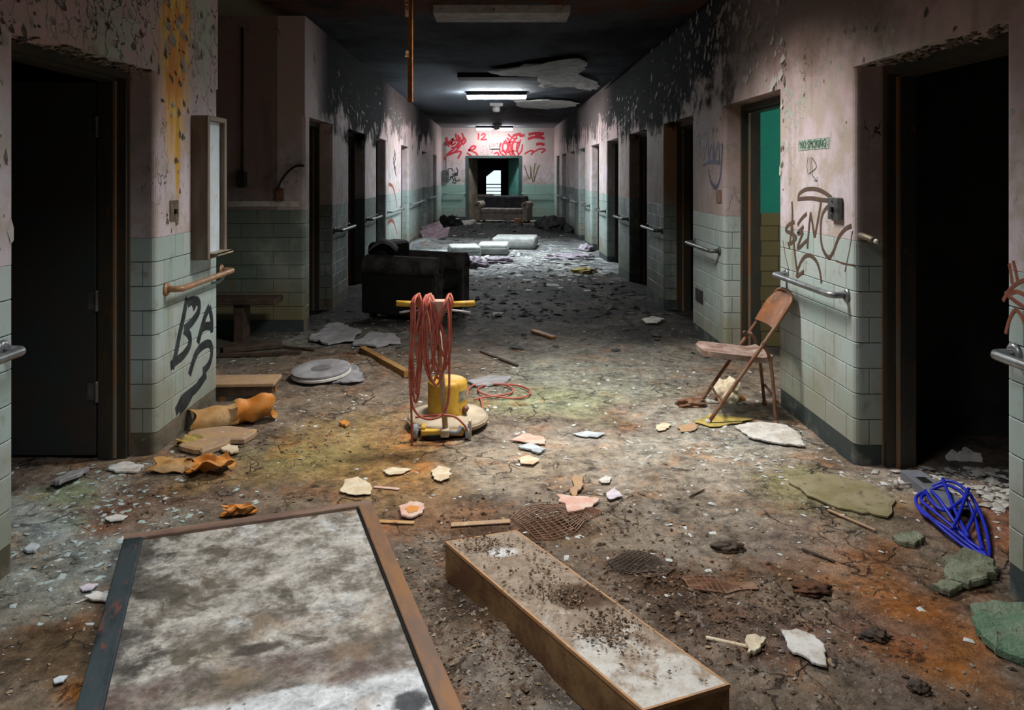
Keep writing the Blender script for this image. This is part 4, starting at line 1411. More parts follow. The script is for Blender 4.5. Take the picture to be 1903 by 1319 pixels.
# ------------------------------------------------------------------ framed board in the foreground
def make_board_mat():
    t = NT('mouldy_white_board')
    n1 = t.noise(3.2, 7, 0.68, dist=0.6)
    n2 = t.noise(9, 7, 0.72)
    n3 = t.noise(40, 4, 0.6)
    x, y, z = t.sep()
    c = t.mix(t.step(n2, 0.36, 0.60), (0.14, 0.12, 0.095), (0.42, 0.40, 0.355))
    c = t.mix(t.step(n1, 0.50, 0.40), c, (0.115, 0.10, 0.075))
    c = t.mix(t.ma('MULTIPLY', t.step(n1, 0.56, 0.66), t.step(n2, 0.4, 0.6)), c, (0.46, 0.475, 0.475))
    # dark mould along the left edge
    lm = t.step(t.ma('ADD', x, t.ma('MULTIPLY', t.ma('SUBTRACT', n2, 0.5), 0.5)), 0.24, 0.10)
    lm = t.ma('MULTIPLY', lm, t.step(t.noise(2.4, 5, 0.6), 0.42, 0.56))
    c = t.mix(t.ma('MULTIPLY', lm, 0.85), c, (0.045, 0.042, 0.038))
    # cleaner strip at the near end, with a brown tide mark above it
    e = t.ma('ADD', y, t.ma('MULTIPLY', t.ma('SUBTRACT', n1, 0.5), 0.25))
    c = t.mix(t.ma('MULTIPLY', t.ma('MULTIPLY', t.step(e, -0.96, -1.02), t.step(e, -1.20, -1.12)), t.step(n1, 0.36, 0.6)), c, (0.10, 0.065, 0.055))
    c = t.mix(t.step(e, -1.16, -1.19), c, (0.52, 0.535, 0.54))
    st = t.blob((0.47, -0.94, 0.0), (0.10, 0.035, 1), wob=0.5, nsc=6)
    c = t.mix(st, c, (0.075, 0.06, 0.05))
    st = t.blob((0.864, -1.33, 0.0), (0.06, 0.05, 1), wob=0.6, nsc=7)
    c = t.mix(st, c, (0.05, 0.055, 0.06))
    g = t.ma('ADD', t.ma('MULTIPLY', t.ma('SUBTRACT', t.noise(26, 7, 0.75, dist=0.5), 0.5), 2.2), t.ma('MULTIPLY', t.ma('SUBTRACT', t.noise(6, 6, 0.7, t.scl((1.0, 2.0, 1.0)), 1.2), 0.5), 1.5))
    cc = t.n('ShaderNodeCombineColor')
    g = t.ma('MAXIMUM', t.ma('ADD', g, 0.98), 0.3)
    for i in range(3):
        t.ln(g, cc.inputs[i])
    c = t.mix(1.0, c, cc.outputs[0], 'MULTIPLY')
    c = t.mix(t.ma('MULTIPLY', t.step(t.noise(4.5, 6, 0.7, t.sub((3, 7, 1))), 0.55, 0.66), 0.35), c, (0.30, 0.20, 0.11))
    c = t.mix(t.ma('MULTIPLY', t.step(n3, 0.62, 0.70), 0.8), c, (0.06, 0.05, 0.045))
    t.bump(t.ma('ADD', n2, t.ma('MULTIPLY', n3, 0.3)), 0.5, 0.008)
    return t.out(c, 0.6)


TL, TR = (-1.505, 3.105), (-0.569, 3.435)
ang = math.atan2(TR[1] - TL[1], TR[0] - TL[0])
BW, BL = math.hypot(TR[0] - TL[0], TR[1] - TL[1]), 1.95
zb = 0.008
t = thing('framed_board', 'large mouldy white board in a wooden frame lying on the foreground floor', 'board', (TL[0], TL[1], zb), ang)
M['fr_top'] = plain('worn_brown_frame', (0.26, 0.17, 0.12), (0.16, 0.10, 0.075), 9, 0.6, c3=(0.36, 0.26, 0.20), stretch=(0.3, 1, 1))
M['fr_right'] = plain('orange_brown_frame', (0.25, 0.12, 0.05), (0.14, 0.09, 0.065), 6, 0.6, c3=(0.10, 0.07, 0.06), stretch=(1, 0.3, 1))
M['fr_left'] = plain('dark_teal_frame', (0.008, 0.012, 0.017), (0.035, 0.05, 0.056), 6, 0.65, c3=(0.14, 0.05, 0.035), stretch=(1, 0.3, 1))
fw = 0.062
MB().box(0.03, BW - 0.03, -BL + 0.03, -0.03, 0.004, 0.026).build('panel', make_board_mat(), t)
MB().rbox(0, BW, -fw * 0.8, 0, 0, 0.040, 0.004).build('frame_rail', M['fr_top'], t)
MB().rbox(0, BW, -BL, -BL + fw, 0, 0.040, 0.004).build('frame_rail', M['fr_top'], t)
MB().rbox(0, fw * 1.15, -BL + fw, -fw * 0.8, 0, 0.042, 0.004).build('frame_rail', M['fr_left'], t)
MB().rbox(BW - fw, BW, -BL + fw, -fw * 0.8, 0, 0.042, 0.004).build('frame_rail', M['fr_right'], t)
MB().rbox(BW - fw - 0.008, BW - fw, -BL + fw, -fw * 0.8, 0.02, 0.034, 0.003, 1).build('inner_bead', M['leather'], t)

# ------------------------------------------------------------------ long box beside it
C4 = [(-0.193, 2.85), (0.072, 2.94), (0.618, 2.054), (0.369, 1.953)]
hb = 0.140
t = thing('fixture_box', 'long rust-edged metal box with white debris-covered top in the foreground', 'metal box', (C4[0][0], C4[0][1], 0))
rel = [(p[0] - C4[0][0], p[1] - C4[0][1]) for p in C4]
M['box_side'] = plain('rusty_yellow_side', (0.26, 0.155, 0.065), (0.13, 0.06, 0.028), 5, 0.7, c3=(0.05, 0.028, 0.016), bump=0.6)
M['darkrust'] = plain('dark_rust', (0.12, 0.05, 0.02), (0.06, 0.03, 0.018), 16, 0.8, bump=0.8)
M['box_rim'] = plain('rusty_rim', (0.46, 0.24, 0.10), (0.34, 0.20, 0.11), 12, 0.6, c3=(0.56, 0.40, 0.26))


def make_boxtop():
    t = NT('debris_covered_enamel')
    P = t.pos()
    n1, n2 = t.noise(6, 6, 0.7, P), t.noise(22, 6, 0.72, P)
    x, y, z = t.sep(P)
    c = t.mix(t.step(n2, 0.38, 0.6), (0.50, 0.46, 0.40), (0.60, 0.58, 0.53))
    d = t.step(t.ma('ADD', n1, t.ma('MULTIPLY', t.ma('SUBTRACT', y, 2.25), 0.55)), 0.40, 0.54)
    c = t.mix(t.ma('MULTIPLY', d, 0.85), c, t.mix(t.step(n2, 0.4, 0.6), (0.20, 0.13, 0.08), (0.34, 0.25, 0.17)))
    c = t.mix(t.step(n2, 0.62, 0.7), c, (0.10, 0.06, 0.04))
    c = t.mix(t.blob((0.28, 2.46, 0.14), (0.12, 0.10, 0.3), P, 0.25, 9), c, (0.075, 0.038, 0.018))
    c = t.mix(t.blob((0.02, 2.76, 0.14), (0.06, 0.05, 0.3), P, 0.25, 12), c, (0.62, 0.62, 0.60))
    t.bump(n2, 0.9, 0.012)
    return t.out(c, 0.75)


def inset(P, k):
    cx, cy = sum(p[0] for p in P) / 4, sum(p[1] for p in P) / 4
    return [(cx + (p[0] - cx) * (1 - k / max(0.13, math.hypot(p[0] - cx, p[1] - cy) * 0.3)) if False else p[0] + (cx - p[0]) * k, p[1] + (cy - p[1]) * k) for p in P]


def ring4(name, P, Q, z0, z1, m, parent):
    vs = [(p[0], p[1], z0) for p in P] + [(p[0], p[1], z1) for p in P] + [(p[0], p[1], z1) for p in Q] + [(p[0], p[1], z0) for p in Q]
    fs = []
    for i in range(4):
        j = (i + 1) % 4
        fs += [(i, j, 4 + j, 4 + i), (4 + i, 4 + j, 8 + j, 8 + i), (8 + i, 8 + j, 12 + j, 12 + i), (12 + i, 12 + j, j, i)]
    return mk(name, vs, fs, m, parent)


u = Vector((rel[3][0], rel[3][1])).normalized()
v = Vector((rel[1][0], rel[1][1])).normalized()
off = lambda P, e: [(P[0][0] + (u.x + v.x) * e, P[0][1] + (u.y + v.y) * e), (P[1][0] + (u.x - v.x) * e, P[1][1] + (u.y - v.y) * e),
                    (P[2][0] - (u.x + v.x) * e, P[2][1] - (u.y + v.y) * e), (P[3][0] + (v.x - u.x) * e, P[3][1] + (v.y - u.y) * e)]
ring4('side_walls', rel, off(rel, 0.008), 0.0, hb - 0.006, M['box_side'], t)
ring4('top_rim', off(rel, -0.0015), off(rel, 0.006), hb - 0.012, hb - 0.001, M['box_rim'], t)
BT = MB()
nu, nv = 48, 16
q = off(rel, 0.0045)
for i in range(nu + 1):
    for j in range(nv + 1):
        a, b = i / nu, j / nv
        px = (q[0][0] * (1 - a) + q[3][0] * a) * (1 - b) + (q[1][0] * (1 - a) + q[2][0] * a) * b
        py = (q[0][1] * (1 - a) + q[3][1] * a) * (1 - b) + (q[1][1] * (1 - a) + q[2][1] * a) * b
        e = min(a, 1 - a, b * 0.4, (1 - b) * 0.4) * 22
        z = hb - 0.002 + max(0, mnoise.noise(Vector((px * 9, py * 9, 2))) + 0.35 - max(0, a - 0.55) * 1.6) * 0.030 * min(1, e)
        BT.v.append((px, py, z))
for i in range(nu):
    for j in range(nv):
        k = i * (nv + 1) + j
        BT.f.append((k, k + nv + 1, k + nv + 2, k + 1))
BT.build('top_panel', make_boxtop(), t, True)
BOX_T, BOX_Q = t, q

# ------------------------------------------------------------------ floor polisher
PO = (-0.300, 4.60)
z0 = H(*PO)
t = thing('floor_polisher', 'old yellow floor polisher with red cord wound over its handle', 'floor polisher', (PO[0], PO[1], max(0, z0)))
MB().lathe([(0.20, 0.0), (0.215, 0.0), (0.218, 0.022), (0.20, 0.026)], (0, 0, 0), 40).build('brush', M['darkwood'], t, True)
autosmooth(MB().lathe([(0.20, 0.024), (0.236, 0.026), (0.238, 0.055), (0.228, 0.068), (0.14, 0.086), (0.0, 0.088)], (0, 0, 0), 48).build('brush_housing', M['beige'], t), 50)
autosmooth(MB().lathe([(0.236, 0.030), (0.244, 0.034), (0.244, 0.048), (0.236, 0.052)], (0, 0, 0), 48).build('bumper', M['tubebeige'], t), 50)
mo = autosmooth(MB().lathe([(0.125, 0.078), (0.122, 0.10), (0.118, 0.108), (0.118, 0.255), (0.112, 0.270), (0.098, 0.278), (0.0, 0.280)], (0.0, -0.005, 0), 40).build('motor_housing', M['yellow'], t), 50)
M['label'] = plain('worn_label', (0.42, 0.40, 0.34), (0.20, 0.18, 0.14), 40, 0.6, bump=0)
lb = MB()
for k in range(6):
    a0, a1 = math.radians(-52 + k * 6), math.radians(-52 + (k + 1) * 6)
    r_ = 0.1195
    lb.add([(r_ * math.cos(a0), r_ * math.sin(a0) - .005, 0.165), (r_ * math.cos(a1), r_ * math.sin(a1) - .005, 0.165), (r_ * math.cos(a1), r_ * math.sin(a1) - .005, 0.225), (r_ * math.cos(a0), r_ * math.sin(a0) - .005, 0.225)], [(0, 1, 2, 3)])
lb.build('label_plate', M['label'], mo)
MB().tube([(0.10, -0.06, 0.10), (0.115, -0.09, 0.13)], 0.018, 10).build('cable_gland', M['rust'], mo, True)
c0, c1 = Vector((0.004, -0.235, 0.035)), Vector((-0.034, -0.325, 0.70))
MB().tube([c0, c1], 0.0165, 14).build('handle_column', M['tubebeige'], t, True)
ca = MB().rbox(-0.135, 0.105, -0.262, -0.222, 0.022, 0.052, 0.006).rbox(-0.135, -0.110, -0.25, -0.10, 0.025, 0.070, 0.006).rbox(0.085, 0.110, -0.25, -0.10, 0.025, 0.070, 0.006)
ca.build('carriage', M['yellow'], t)
MB().tube([(0.02, -0.258, 0.045), (0.075, -0.262, 0.045), (0.098, -0.25, 0.075)], 0.014, 10, smooth=4).build('hinge_pipe', M['greyplastic'], t, True)
MB().rbox(-0.022, 0.026, -0.285, -0.225, 0.020, 0.062, 0.006).build('hinge_block', M['beige'], t)
for x in (-0.165, 0.13):
    rot = Matrix.Rotation(math.pi / 2, 3, 'Y')
    wv = autosmooth(MB().lathe([(0.0, -0.013), (0.036, -0.013), (0.042, -0.008), (0.042, 0.008), (0.036, 0.013), (0.0, 0.013)], (x, -0.245, 0.042), 28, rot).build('wheel', M['greyplastic'], t), 40)
    MB().lathe([(0.0, -0.016), (0.012, -0.016), (0.012, 0.016), (0.0, 0.016)], (x, -0.245, 0.042), 12, rot).build('hub', M['steel'], wv)
MB().rbox(0.135, 0.150, -0.27, -0.20, 0.0, 0.11, 0.004).build('side_plate', M['beige'], t)
MB().rbox(-0.10, -0.01, -0.268, -0.258, 0.0, 0.030, 0.003, 1).build('mud_flap', M['rubber'], t)
# head: wedge, wide at the top
hx, hy = -0.045, -0.335
hd = MB()
w0, w1 = 0.068, 0.026
prof_h = [(-w0, 0.800), (w0, 0.800), (w0, 0.762), (w1 + 0.012, 0.695), (w1, 0.640), (-w1 + 0.01, 0.640), (-w1 - 0.005, 0.695), (-w0, 0.762)]
vs = [(hx + p[0], hy - 0.045 + (0.02 if p[1] < 0.7 else 0), p[1]) for p in prof_h] + [(hx + p[0], hy + 0.035 - (0.01 if p[1] < 0.7 else 0), p[1]) for p in prof_h]
n = len(prof_h)
fs = [tuple(range(n)), tuple(range(2 * n - 1, n - 1, -1))] + [(i, (i + 1) % n, n + (i + 1) % n, n + i) for i in range(n)]
mk('handle_head', vs, fs, M['pinkhead'], t)
for s in (-1, 1):
    x0 = hx + s * 0.066
    MB().tube([(x0, hy, 0.776), (x0 + s * 0.150, hy - 0.01, 0.785)], [0.0155, 0.0165], 12).build('grip', M['yellow'], t, True)
    MB().tube([(hx + s * 0.05, hy - 0.03, 0.752), (hx + s * 0.12, hy - 0.03, 0.748), (hx + s * 0.195, hy - 0.035, 0.738)], 0.0055, 8).build('lever', M['white_rod'], t, True)
# cord: many hanging loops
cd = MB()
LO = [(-0.158, -0.178, -0.120, 0.250, 0), (-0.150, -0.174, -0.130, 0.330, 0), (-0.142, -0.150, -0.110, 0.42, 0), (-0.100, -0.165, -0.120, 0.30, 0), (-0.088, -0.100, -0.015, 0.36, 0),
      (-0.078, -0.085, 0.012, 0.345, 0), (-0.068, -0.125, -0.03, 0.46, 0), (-0.095, -0.11, -0.04, 0.40, 0), (0.030, -0.03, 0.040, 0.50, 0), (0.022, -0.06, 0.045, 0.42, 0), (-0.085, -0.06, 0.02, 0.38, 0)]
for k, (xt, xl, xr, zb_, _) in enumerate(LO):
    o1 = -0.055 - 0.006 * (k % 4)
    dzt = 0.006 * (k % 3)
    top = 0.822 + dzt
    mid = zb_ + (top - zb_) * 0.45
    pts = [(xt, hy, top), (xt - 0.012, hy + o1, top - 0.03), ((xt + xl) / 2 - 0.004, hy + o1 - 0.012, (top + mid) / 2), (xl, hy + o1 - 0.012, mid), (xl + 0.012, hy + o1, zb_ + 0.07),
           ((xl + xr) / 2, hy + o1 + 0.005, zb_), (xr - 0.012, hy + o1 + 0.01, zb_ + 0.07), (xr, hy + o1 + 0.012, mid), ((xt + xr) / 2 + 0.006, hy + o1 + 0.02, (top + mid) / 2), (xt + 0.020, hy + o1 + 0.03, top - 0.03), (xt + 0.006, hy + 0.01, top)]
    cd.tube(pts, 0.0070, 7, smooth=5)
# the widest loop, hung over both sides of the head
cd.tube([(-0.150, hy, 0.815), (-0.168, hy - 0.06, 0.74), (-0.180, hy - 0.07, 0.50), (-0.176, hy - 0.07, 0.30), (-0.150, hy - 0.07, 0.205), (-0.085, hy - 0.07, 0.163), (-0.005, hy - 0.07, 0.185), (0.030, hy - 0.07, 0.27), (0.036, hy - 0.07, 0.45), (0.032, hy - 0.062, 0.70), (0.022, hy, 0.828)], 0.0065, 7, smooth=6)
# tail down to the ground and over the carriage
cd.tube([(-0.160, hy, 0.815), (-0.172, hy - 0.05, 0.70), (-0.176, hy - 0.055, 0.40), (-0.172, hy - 0.05, 0.15), (-0.170, hy - 0.045, 0.012)], 0.0062, 7, smooth=6)
cd.tube([(-0.16, -0.30, 0.14), (-0.05, -0.31, 0.155), (0.05, -0.31, 0.15), (0.11, -0.30, 0.10), (0.13, -0.27, 0.05), (0.135, -0.15, 0.012), (0.20, 0.05, 0.010), (0.20, 0.35, 0.010), (0.18, 0.55, 0.012)], 0.0062, 7, smooth=6)
coil = [(868, 742), (872, 726), (890, 717), (925, 715), (965, 721), (986, 732), (970, 741), (930, 741), (895, 735), (890, 723), (915, 717), (945, 722), (952, 732), (930, 738), (900, 742), (880, 745)]
cd.tube([(fl(a, b)[0] - PO[0], fl(a, b)[1] - PO[1], H(*fl(a, b)) - max(0, z0) + 0.012 + 0.004 * (i % 3)) for i, (a, b) in enumerate(coil)], 0.0065, 7, smooth=6)
o = cd.build('power_cord', M['cord'], t, True)
o['label'] = 'red power cord in hanging loops with a coil on the floor'

# ------------------------------------------------------------------ folding chair
cx, cy = 1.50, 4.82
t = thing('folding_chair', 'rusty metal folding chair leaning at the right pillar', 'chair', (cx, cy, 0))
L_ = lambda P: [(p[0] - cx, p[1] - cy, p[2]) for p in P]
MB().tube(L_([(1.262, 4.620, 0.002), (1.50, 4.638, 0.33), (1.735, 4.655, 0.655), (1.785, 4.675, 0.735), (1.797, 4.74, 0.768), (1.800, 4.82, 0.775), (1.800, 4.90, 0.768), (1.792, 4.965, 0.735), (1.755, 4.985, 0.655), (1.54, 5.008, 0.33), (1.320, 5.030, 0.002)]), 0.0115, 10, smooth=5).build('front_leg_frame', M['rust'], t, True)
for (p, q_) in (((1.665, 4.602, 0.002), (1.60, 4.652, 0.475)), ((1.735, 5.005, 0.002), (1.635, 4.985, 0.475))):
    mid = (p[0] * 0.25 + q_[0] * 0.75 + 0.03, (p[1] + q_[1] * 3) / 4, 0.36)
    MB().tube(L_([p, mid, q_]), 0.0105, 10, smooth=4).build('rear_leg', M['rust'], t, True)
for (p, q_, nm) in (((1.680, 4.61, 0.13), (1.735, 5.0, 0.13), 'stretcher'), ((1.345, 4.628, 0.115), (1.395, 5.018, 0.115), 'stretcher')):
    MB().tube(L_([p, q_]), 0.008, 8).build(nm, M['rust'], t, True)
for p in ((1.262, 4.620), (1.320, 5.030), (1.665, 4.602), (1.735, 5.005)):
    MB().lathe([(0.014, 0.0), (0.016, 0.004), (0.015, 0.026), (0.0, 0.028)], (p[0] - cx, p[1] - cy, 0), 12).build('foot_cap', M['plaster'] if p[0] < 1.3 else M['rust'], t, True)
# seat: dished plate with a rolled, rounded front edge
S = MB()
ns, nw = 14, 12
def seat_pt(a, b, top):
    # a 0 front .. 1 back, b 0 near .. 1 far
    x = 1.275 + 0.395 * a
    y0_, y1_ = 4.662, 4.985
    rnd = 0.0
    if a < 0.2:
        rnd = 0.06 * (1 - math.sqrt(max(0, 1 - ((0.2 - a) / 0.2) ** 2)))
    y = y0_ + rnd + (y1_ - y0_ - 2 * rnd) * b + 0.03 * (1 - a)
    z = 0.418 - 0.040 * a - 0.012 * math.sin(math.pi * b) * math.sin(math.pi * min(1, a * 1.1))
    if a < 0.08:
        z -= 0.012 * (1 - a / 0.08)
    if a > 0.85:
        z += 0.02 * (a - 0.85) / 0.15
    return (x - cx, y - cy, z - (0 if top else 0.034))
for top in (True, False):
    for i in range(ns + 1):
        for j in range(nw + 1):
            S.v.append(seat_pt(i / ns, j / nw, top))
K = (ns + 1) * (nw + 1)
idx = lambda i, j, l: l * K + i * (nw + 1) + j
for i in range(ns):
    for j in range(nw):
        S.f.append((idx(i, j, 0), idx(i + 1, j, 0), idx(i + 1, j + 1, 0), idx(i, j + 1, 0)))
        S.f.append((idx(i, j, 1), idx(i, j + 1, 1), idx(i + 1, j + 1, 1), idx(i + 1, j, 1)))
for i in range(ns):
    S.f.append((idx(i, 0, 0), idx(i, 0, 1), idx(i + 1, 0, 1), idx(i + 1, 0, 0)))
    S.f.append((idx(i, nw, 0), idx(i + 1, nw, 0), idx(i + 1, nw, 1), idx(i, nw, 1)))
for j in range(nw):
    S.f.append((idx(0, j, 0), idx(0, j + 1, 0), idx(0, j + 1, 1), idx(0, j, 1)))
    S.f.append((idx(ns, j, 0), idx(ns, j, 1), idx(ns, j + 1, 1), idx(ns, j + 1, 0)))
autosmooth(S.build('seat', M['seat'], t), 45)
# backrest: curved sheet between the uprights
B_ = MB()
for lay in (0, 1):
    for i in range(9):
        a = i / 8
        for j in range(9):
            b = j / 8
            xx = 1.672 + (1.790 - 1.672) * a + 0.022 * math.sin(math.pi * b) - 0.006 + lay * 0.004
            zz = 0.560 + 0.205 * a - (0.035 * (2 * b - 1) ** 4 if a > 0.6 else 0) * (a - 0.6) / 0.4 * 1.0
            yy = 4.650 + 0.012 * a + (0.338 - 0.022 * a) * b
            B_.v.append((xx - cx, yy - cy, zz))
ib = lambda i, j, l: l * 81 + i * 9 + j
for i in range(8):
    for j in range(8):
        B_.f += [(ib(i, j, 0), ib(i + 1, j, 0), ib(i + 1, j + 1, 0), ib(i, j + 1, 0)), (ib(i, j, 1), ib(i, j + 1, 1), ib(i + 1, j + 1, 1), ib(i + 1, j, 1))]
for i in range(8):
    B_.f += [(ib(i, 0, 0), ib(i, 0, 1), ib(i + 1, 0, 1), ib(i + 1, 0, 0)), (ib(i, 8, 0), ib(i + 1, 8, 0), ib(i + 1, 8, 1), ib(i, 8, 1)), (ib(0, i, 0), ib(0, i + 1, 0), ib(0, i + 1, 1), ib(0, i, 1)), (ib(8, i, 0), ib(8, i, 1), ib(8, i + 1, 1), ib(8, i + 1, 0))]
autosmooth(B_.build('backrest', M['rust_orange'], t), 45)
for y in (4.648, 4.99):
    MB().lathe([(0.014, -0.012), (0.014, 0.012)], (1.605 - cx, y - cy, 0.47), 12, Matrix.Rotation(math.pi / 2, 3, 'X')).build('pivot', M['darkwood'], t)

# ------------------------------------------------------------------ upholstered seats
def make_sofa(name, label, cat, loc, rz, w, d, back_h, arm_h, ms, ncush):
    t = thing(name, label, cat, loc, rz)
    aw = 0.20
    MB().rbox(-w / 2 + aw * 0.6, w / 2 - aw * 0.6, -d / 2 + 0.06, d / 2 - 0.05, 0.08, 0.30, 0.03).build('seat_base', ms[0], t)
    MB().rbox(-w / 2 + aw * 0.7, w / 2 - aw * 0.7, d / 2 - 0.24, d / 2, 0.08, back_h, 0.06, 3).build('backrest', ms[1], t)
    for s in (-1, 1):
        x = s * (w / 2 - aw / 2)
        a = MB().rbox(x - aw / 2 + 0.02, x + aw / 2 - 0.02, -d / 2 + 0.03, d / 2 - 0.02, 0.06, arm_h - 0.10, 0.02)
        arm = a.build('armrest', ms[0], t)
        rl = MB().lathe([(0.0, 0.0), (0.085, 0.004), (0.112, 0.02), (0.115, d - 0.05), (0.0, d - 0.04)], (x, -d / 2 + 0.0, arm_h - 0.115), 20, Matrix.Rotation(-math.pi / 2, 3, 'X'))
        autosmooth(rl.build('arm_roll', ms[2], arm), 50)
        fp = MB().rbox(x - aw / 2 + 0.03, x + aw / 2 - 0.03, -d / 2 + 0.005, -d / 2 + 0.035, 0.08, arm_h - 0.16, 0.01)
        fp.build('arm_front', ms[2], arm)
        MB().lathe([(0.0, 0), (0.035, 0.0), (0.032, 0.012), (0.0, 0.016)], (x, -d / 2 + 0.001, arm_h - 0.115), 16, Matrix.Rotation(math.pi / 2, 3, 'X')).build('arm_button', ms[1], arm, True)
    cw = (w - 2 * aw) / ncush
    for k in range(ncush):
        x0 = -w / 2 + aw + k * cw
        MB().rbox(x0 + 0.006, x0 + cw - 0.006, -d / 2 + 0.02, d / 2 - 0.22, 0.30, 0.44, 0.045, 3).build('seat_cushion', ms[0], t, True)
    for sx in (-1, 1):
        for sy in (-1, 1):
            MB().rbox(sx * (w / 2 - 0.12) - 0.03, sx * (w / 2 - 0.12) + 0.03, sy * (d / 2 - 0.1) - 0.03, sy * (d / 2 - 0.1) + 0.03, -0.01, 0.09, 0.006, 1).build('foot', M['darkwood'], t)
    return t


make_sofa('armchair', 'black upholstered armchair with worn arm front in the dark left half', 'armchair', (-0.86, 8.1, H(-0.86, 8.1)), math.radians(66), 0.80, 0.90, 0.78, 0.66, (M['leather'], M['leather'], M['armpad']), 1)
# grey cloth over the armchair's back corner
g = MB()
for i in range(9):
    for j in range(7):
        a, b = i / 8, j / 6
        x = -1.33 + 0.30 * a
        y = 7.86 + 0.24 * b
        z = 0.815 - 0.09 * (2 * a - 1) ** 2 - 0.03 * (2 * b - 1) ** 2 + 0.012 * mnoise.noise(Vector((x * 14, y * 14, 0)))
        g.v.append((x + 1.18, y - 7.98, z))
for i in range(8):
    for j in range(6):
        k = i * 7 + j
        g.f.append((k, k + 7, k + 8, k + 1))
o = g.build('draped_cloth', M['greycloth'], None, True, (-1.18, 7.98, H(-0.86, 8.1)))
sm = o.modifiers.new('thick', 'SOLIDIFY')
sm.thickness = 0.008
tag(o, 'grey cloth draped over the back of the black armchair', 'cloth')

make_sofa('sofa', 'ash-grey sofa with dark back standing before the far doorway', 'sofa', (0.19, 24.0, H(0.19, 24.0)), math.radians(-14), 1.70, 0.85, 0.82, 0.66, (M['sofa'], M['sofa_dark'], M['sofa_arm']), 2)


# ------------------------------------------------------------------ lumps, boards, sticks
def lump(name, label, cat, c, r, m, seed=0, amp=0.35, freq=2.2, sub=4, rz=0.0):
    bm = bmesh.new()
    bmesh.ops.create_icosphere(bm, subdivisions=sub, radius=1.0)
    for v in bm.verts:
        p = v.co.copy()
        k = 1 + amp * mnoise.noise(p * freq + Vector((seed * 7.3, 1.1, 0))) + amp * 0.5 * mnoise.noise(p * freq * 2.6 + Vector((seed * 3.1, 0, 4)))
        v.co = Vector((p.x * r[0] * k, p.y * r[1] * k, max(-0.35, p.z * k) * r[2]))
    bmesh.ops.rotate(bm, verts=bm.verts, cent=(0, 0, 0), matrix=Matrix.Rotation(rz, 3, 'Z'))
    me = bpy.data.meshes.new(name)
    bm.to_mesh(me)
    bm.free()
    me.polygons.foreach_set('use_smooth', [True] * len(me.polygons))
    me.materials.append(m)
    o = bpy.data.objects.new(name, me)
    o.location = (c[0], c[1], H(c[0], c[1]) + 0.33 * r[2])
    put(o)
    return tag(o, label, cat)


def board(name, label, cat, p0, p1, w, th, m, h0=0.0, h1=0.0, bev=0.003):
    """a plank between two points on the floor, optionally raised at the ends"""
    a, b = Vector((p0[0], p0[1], H(*p0) + h0)), Vector((p1[0], p1[1], H(*p1) + h1))
    L = (b - a).length
    o = MB().rbox(0, L, -w / 2, w / 2, 0.0, th, min(bev, th / 3), 1).build(name, m)
    d = (b - a).normalized()
    o.rotation_euler = Vector((1, 0, 0)).rotation_difference(d).to_euler() if abs(d.z) < 1e-4 else (0, -math.asin(d.z), math.atan2(d.y, d.x))
    o.location = a + Vector((0, 0, 0.004))
    return tag(o, label, cat)


F = fl
board('timber', 'ochre timber lying behind the polisher to its left', 'timber', F(673, 660), F(757, 702), 0.055, 0.05, M['timber'])
board('stick', 'dark stick on the floor behind the polisher to its right', 'stick', F(893, 657), F(962, 681), 0.03, 0.014, M['darkwood'])
board('stick', 'thin rusty stick lying in front of the olive linoleum slab', 'stick', F(1538, 951), F(1628, 988), 0.014, 0.010, M['tan'])
board('stick', 'short dark stick on the rusty floor at the lower right', 'stick', F(1490, 1021), F(1552, 1046), 0.012, 0.008, M['darkwood'])
board('twig', 'small dark twig on the pale floor right of centre', 'twig', F(1281, 923), F(1309, 910), 0.008, 0.006, M['darkwood'])
board('wood_scrap', 'orange wood scrap on the dark floor beyond the polisher', 'wood scrap', F(990, 622), F(1030, 633), 0.06, 0.02, M['rust_orange'])
board('stick', 'thin brown stick lying far left beside the alcove rubble', 'stick', F(520, 648), F(585, 655), 0.03, 0.02, M['darkwood'])
board('plank', 'grey plank lying at the foot of the alcove wall', 'plank', F(415, 652), F(525, 645), 0.20, 0.035, M['darkwood'])
board('plank', 'dark plank leaning low beside the alcove corner', 'plank', F(405, 664), F(560, 662), 0.05, 0.03, M['darkwood'])
board('curved_scrap', 'thin tan strip lying behind the far end of the metal box', 'scrap', F(838, 975), F(948, 972), 0.035, 0.006, M['tan'])
board('strip', 'flat orange-brown strip just right of the board corner', 'strip', F(695, 968), F(770, 972), 0.025, 0.006, M['amber'])
board('strip', 'thin peach strip beyond the board corner', 'strip', F(695, 905), F(742, 910), 0.02, 0.005, M['pinkp'])
board('pipe_scrap', 'pale thin strip beside the white torn paper at the lower right', 'strip', F(1312, 1213), F(1392, 1222), 0.014, 0.008, M['cream'])

# wooden drawer front on a stub of leg behind the left pillar
p = F(455, 738)
t = thing('table_leaf', 'broken wooden table leaf propped on a stub behind the left pillar', 'table leaf', (p[0], p[1], H(*p)), math.radians(3))
MB().rbox(-0.24, 0.21, -0.08, 0.16, 0.095, 0.118, 0.004).build('leaf', M['tan'], t)
MB().rbox(-0.235, 0.20, -0.075, -0.055, 0.035, 0.095, 0.003, 1).build('apron', M['darkwood'], t)
MB().rbox(-0.15, -0.115, -0.07, -0.035, -0.005, 0.095, 0.004, 1).build('stub_leg', M['timber'], t)
MB().rbox(0.15, 0.185, 0.09, 0.125, -0.005, 0.095, 0.004, 1).build('stub_leg', M['timber'], t)


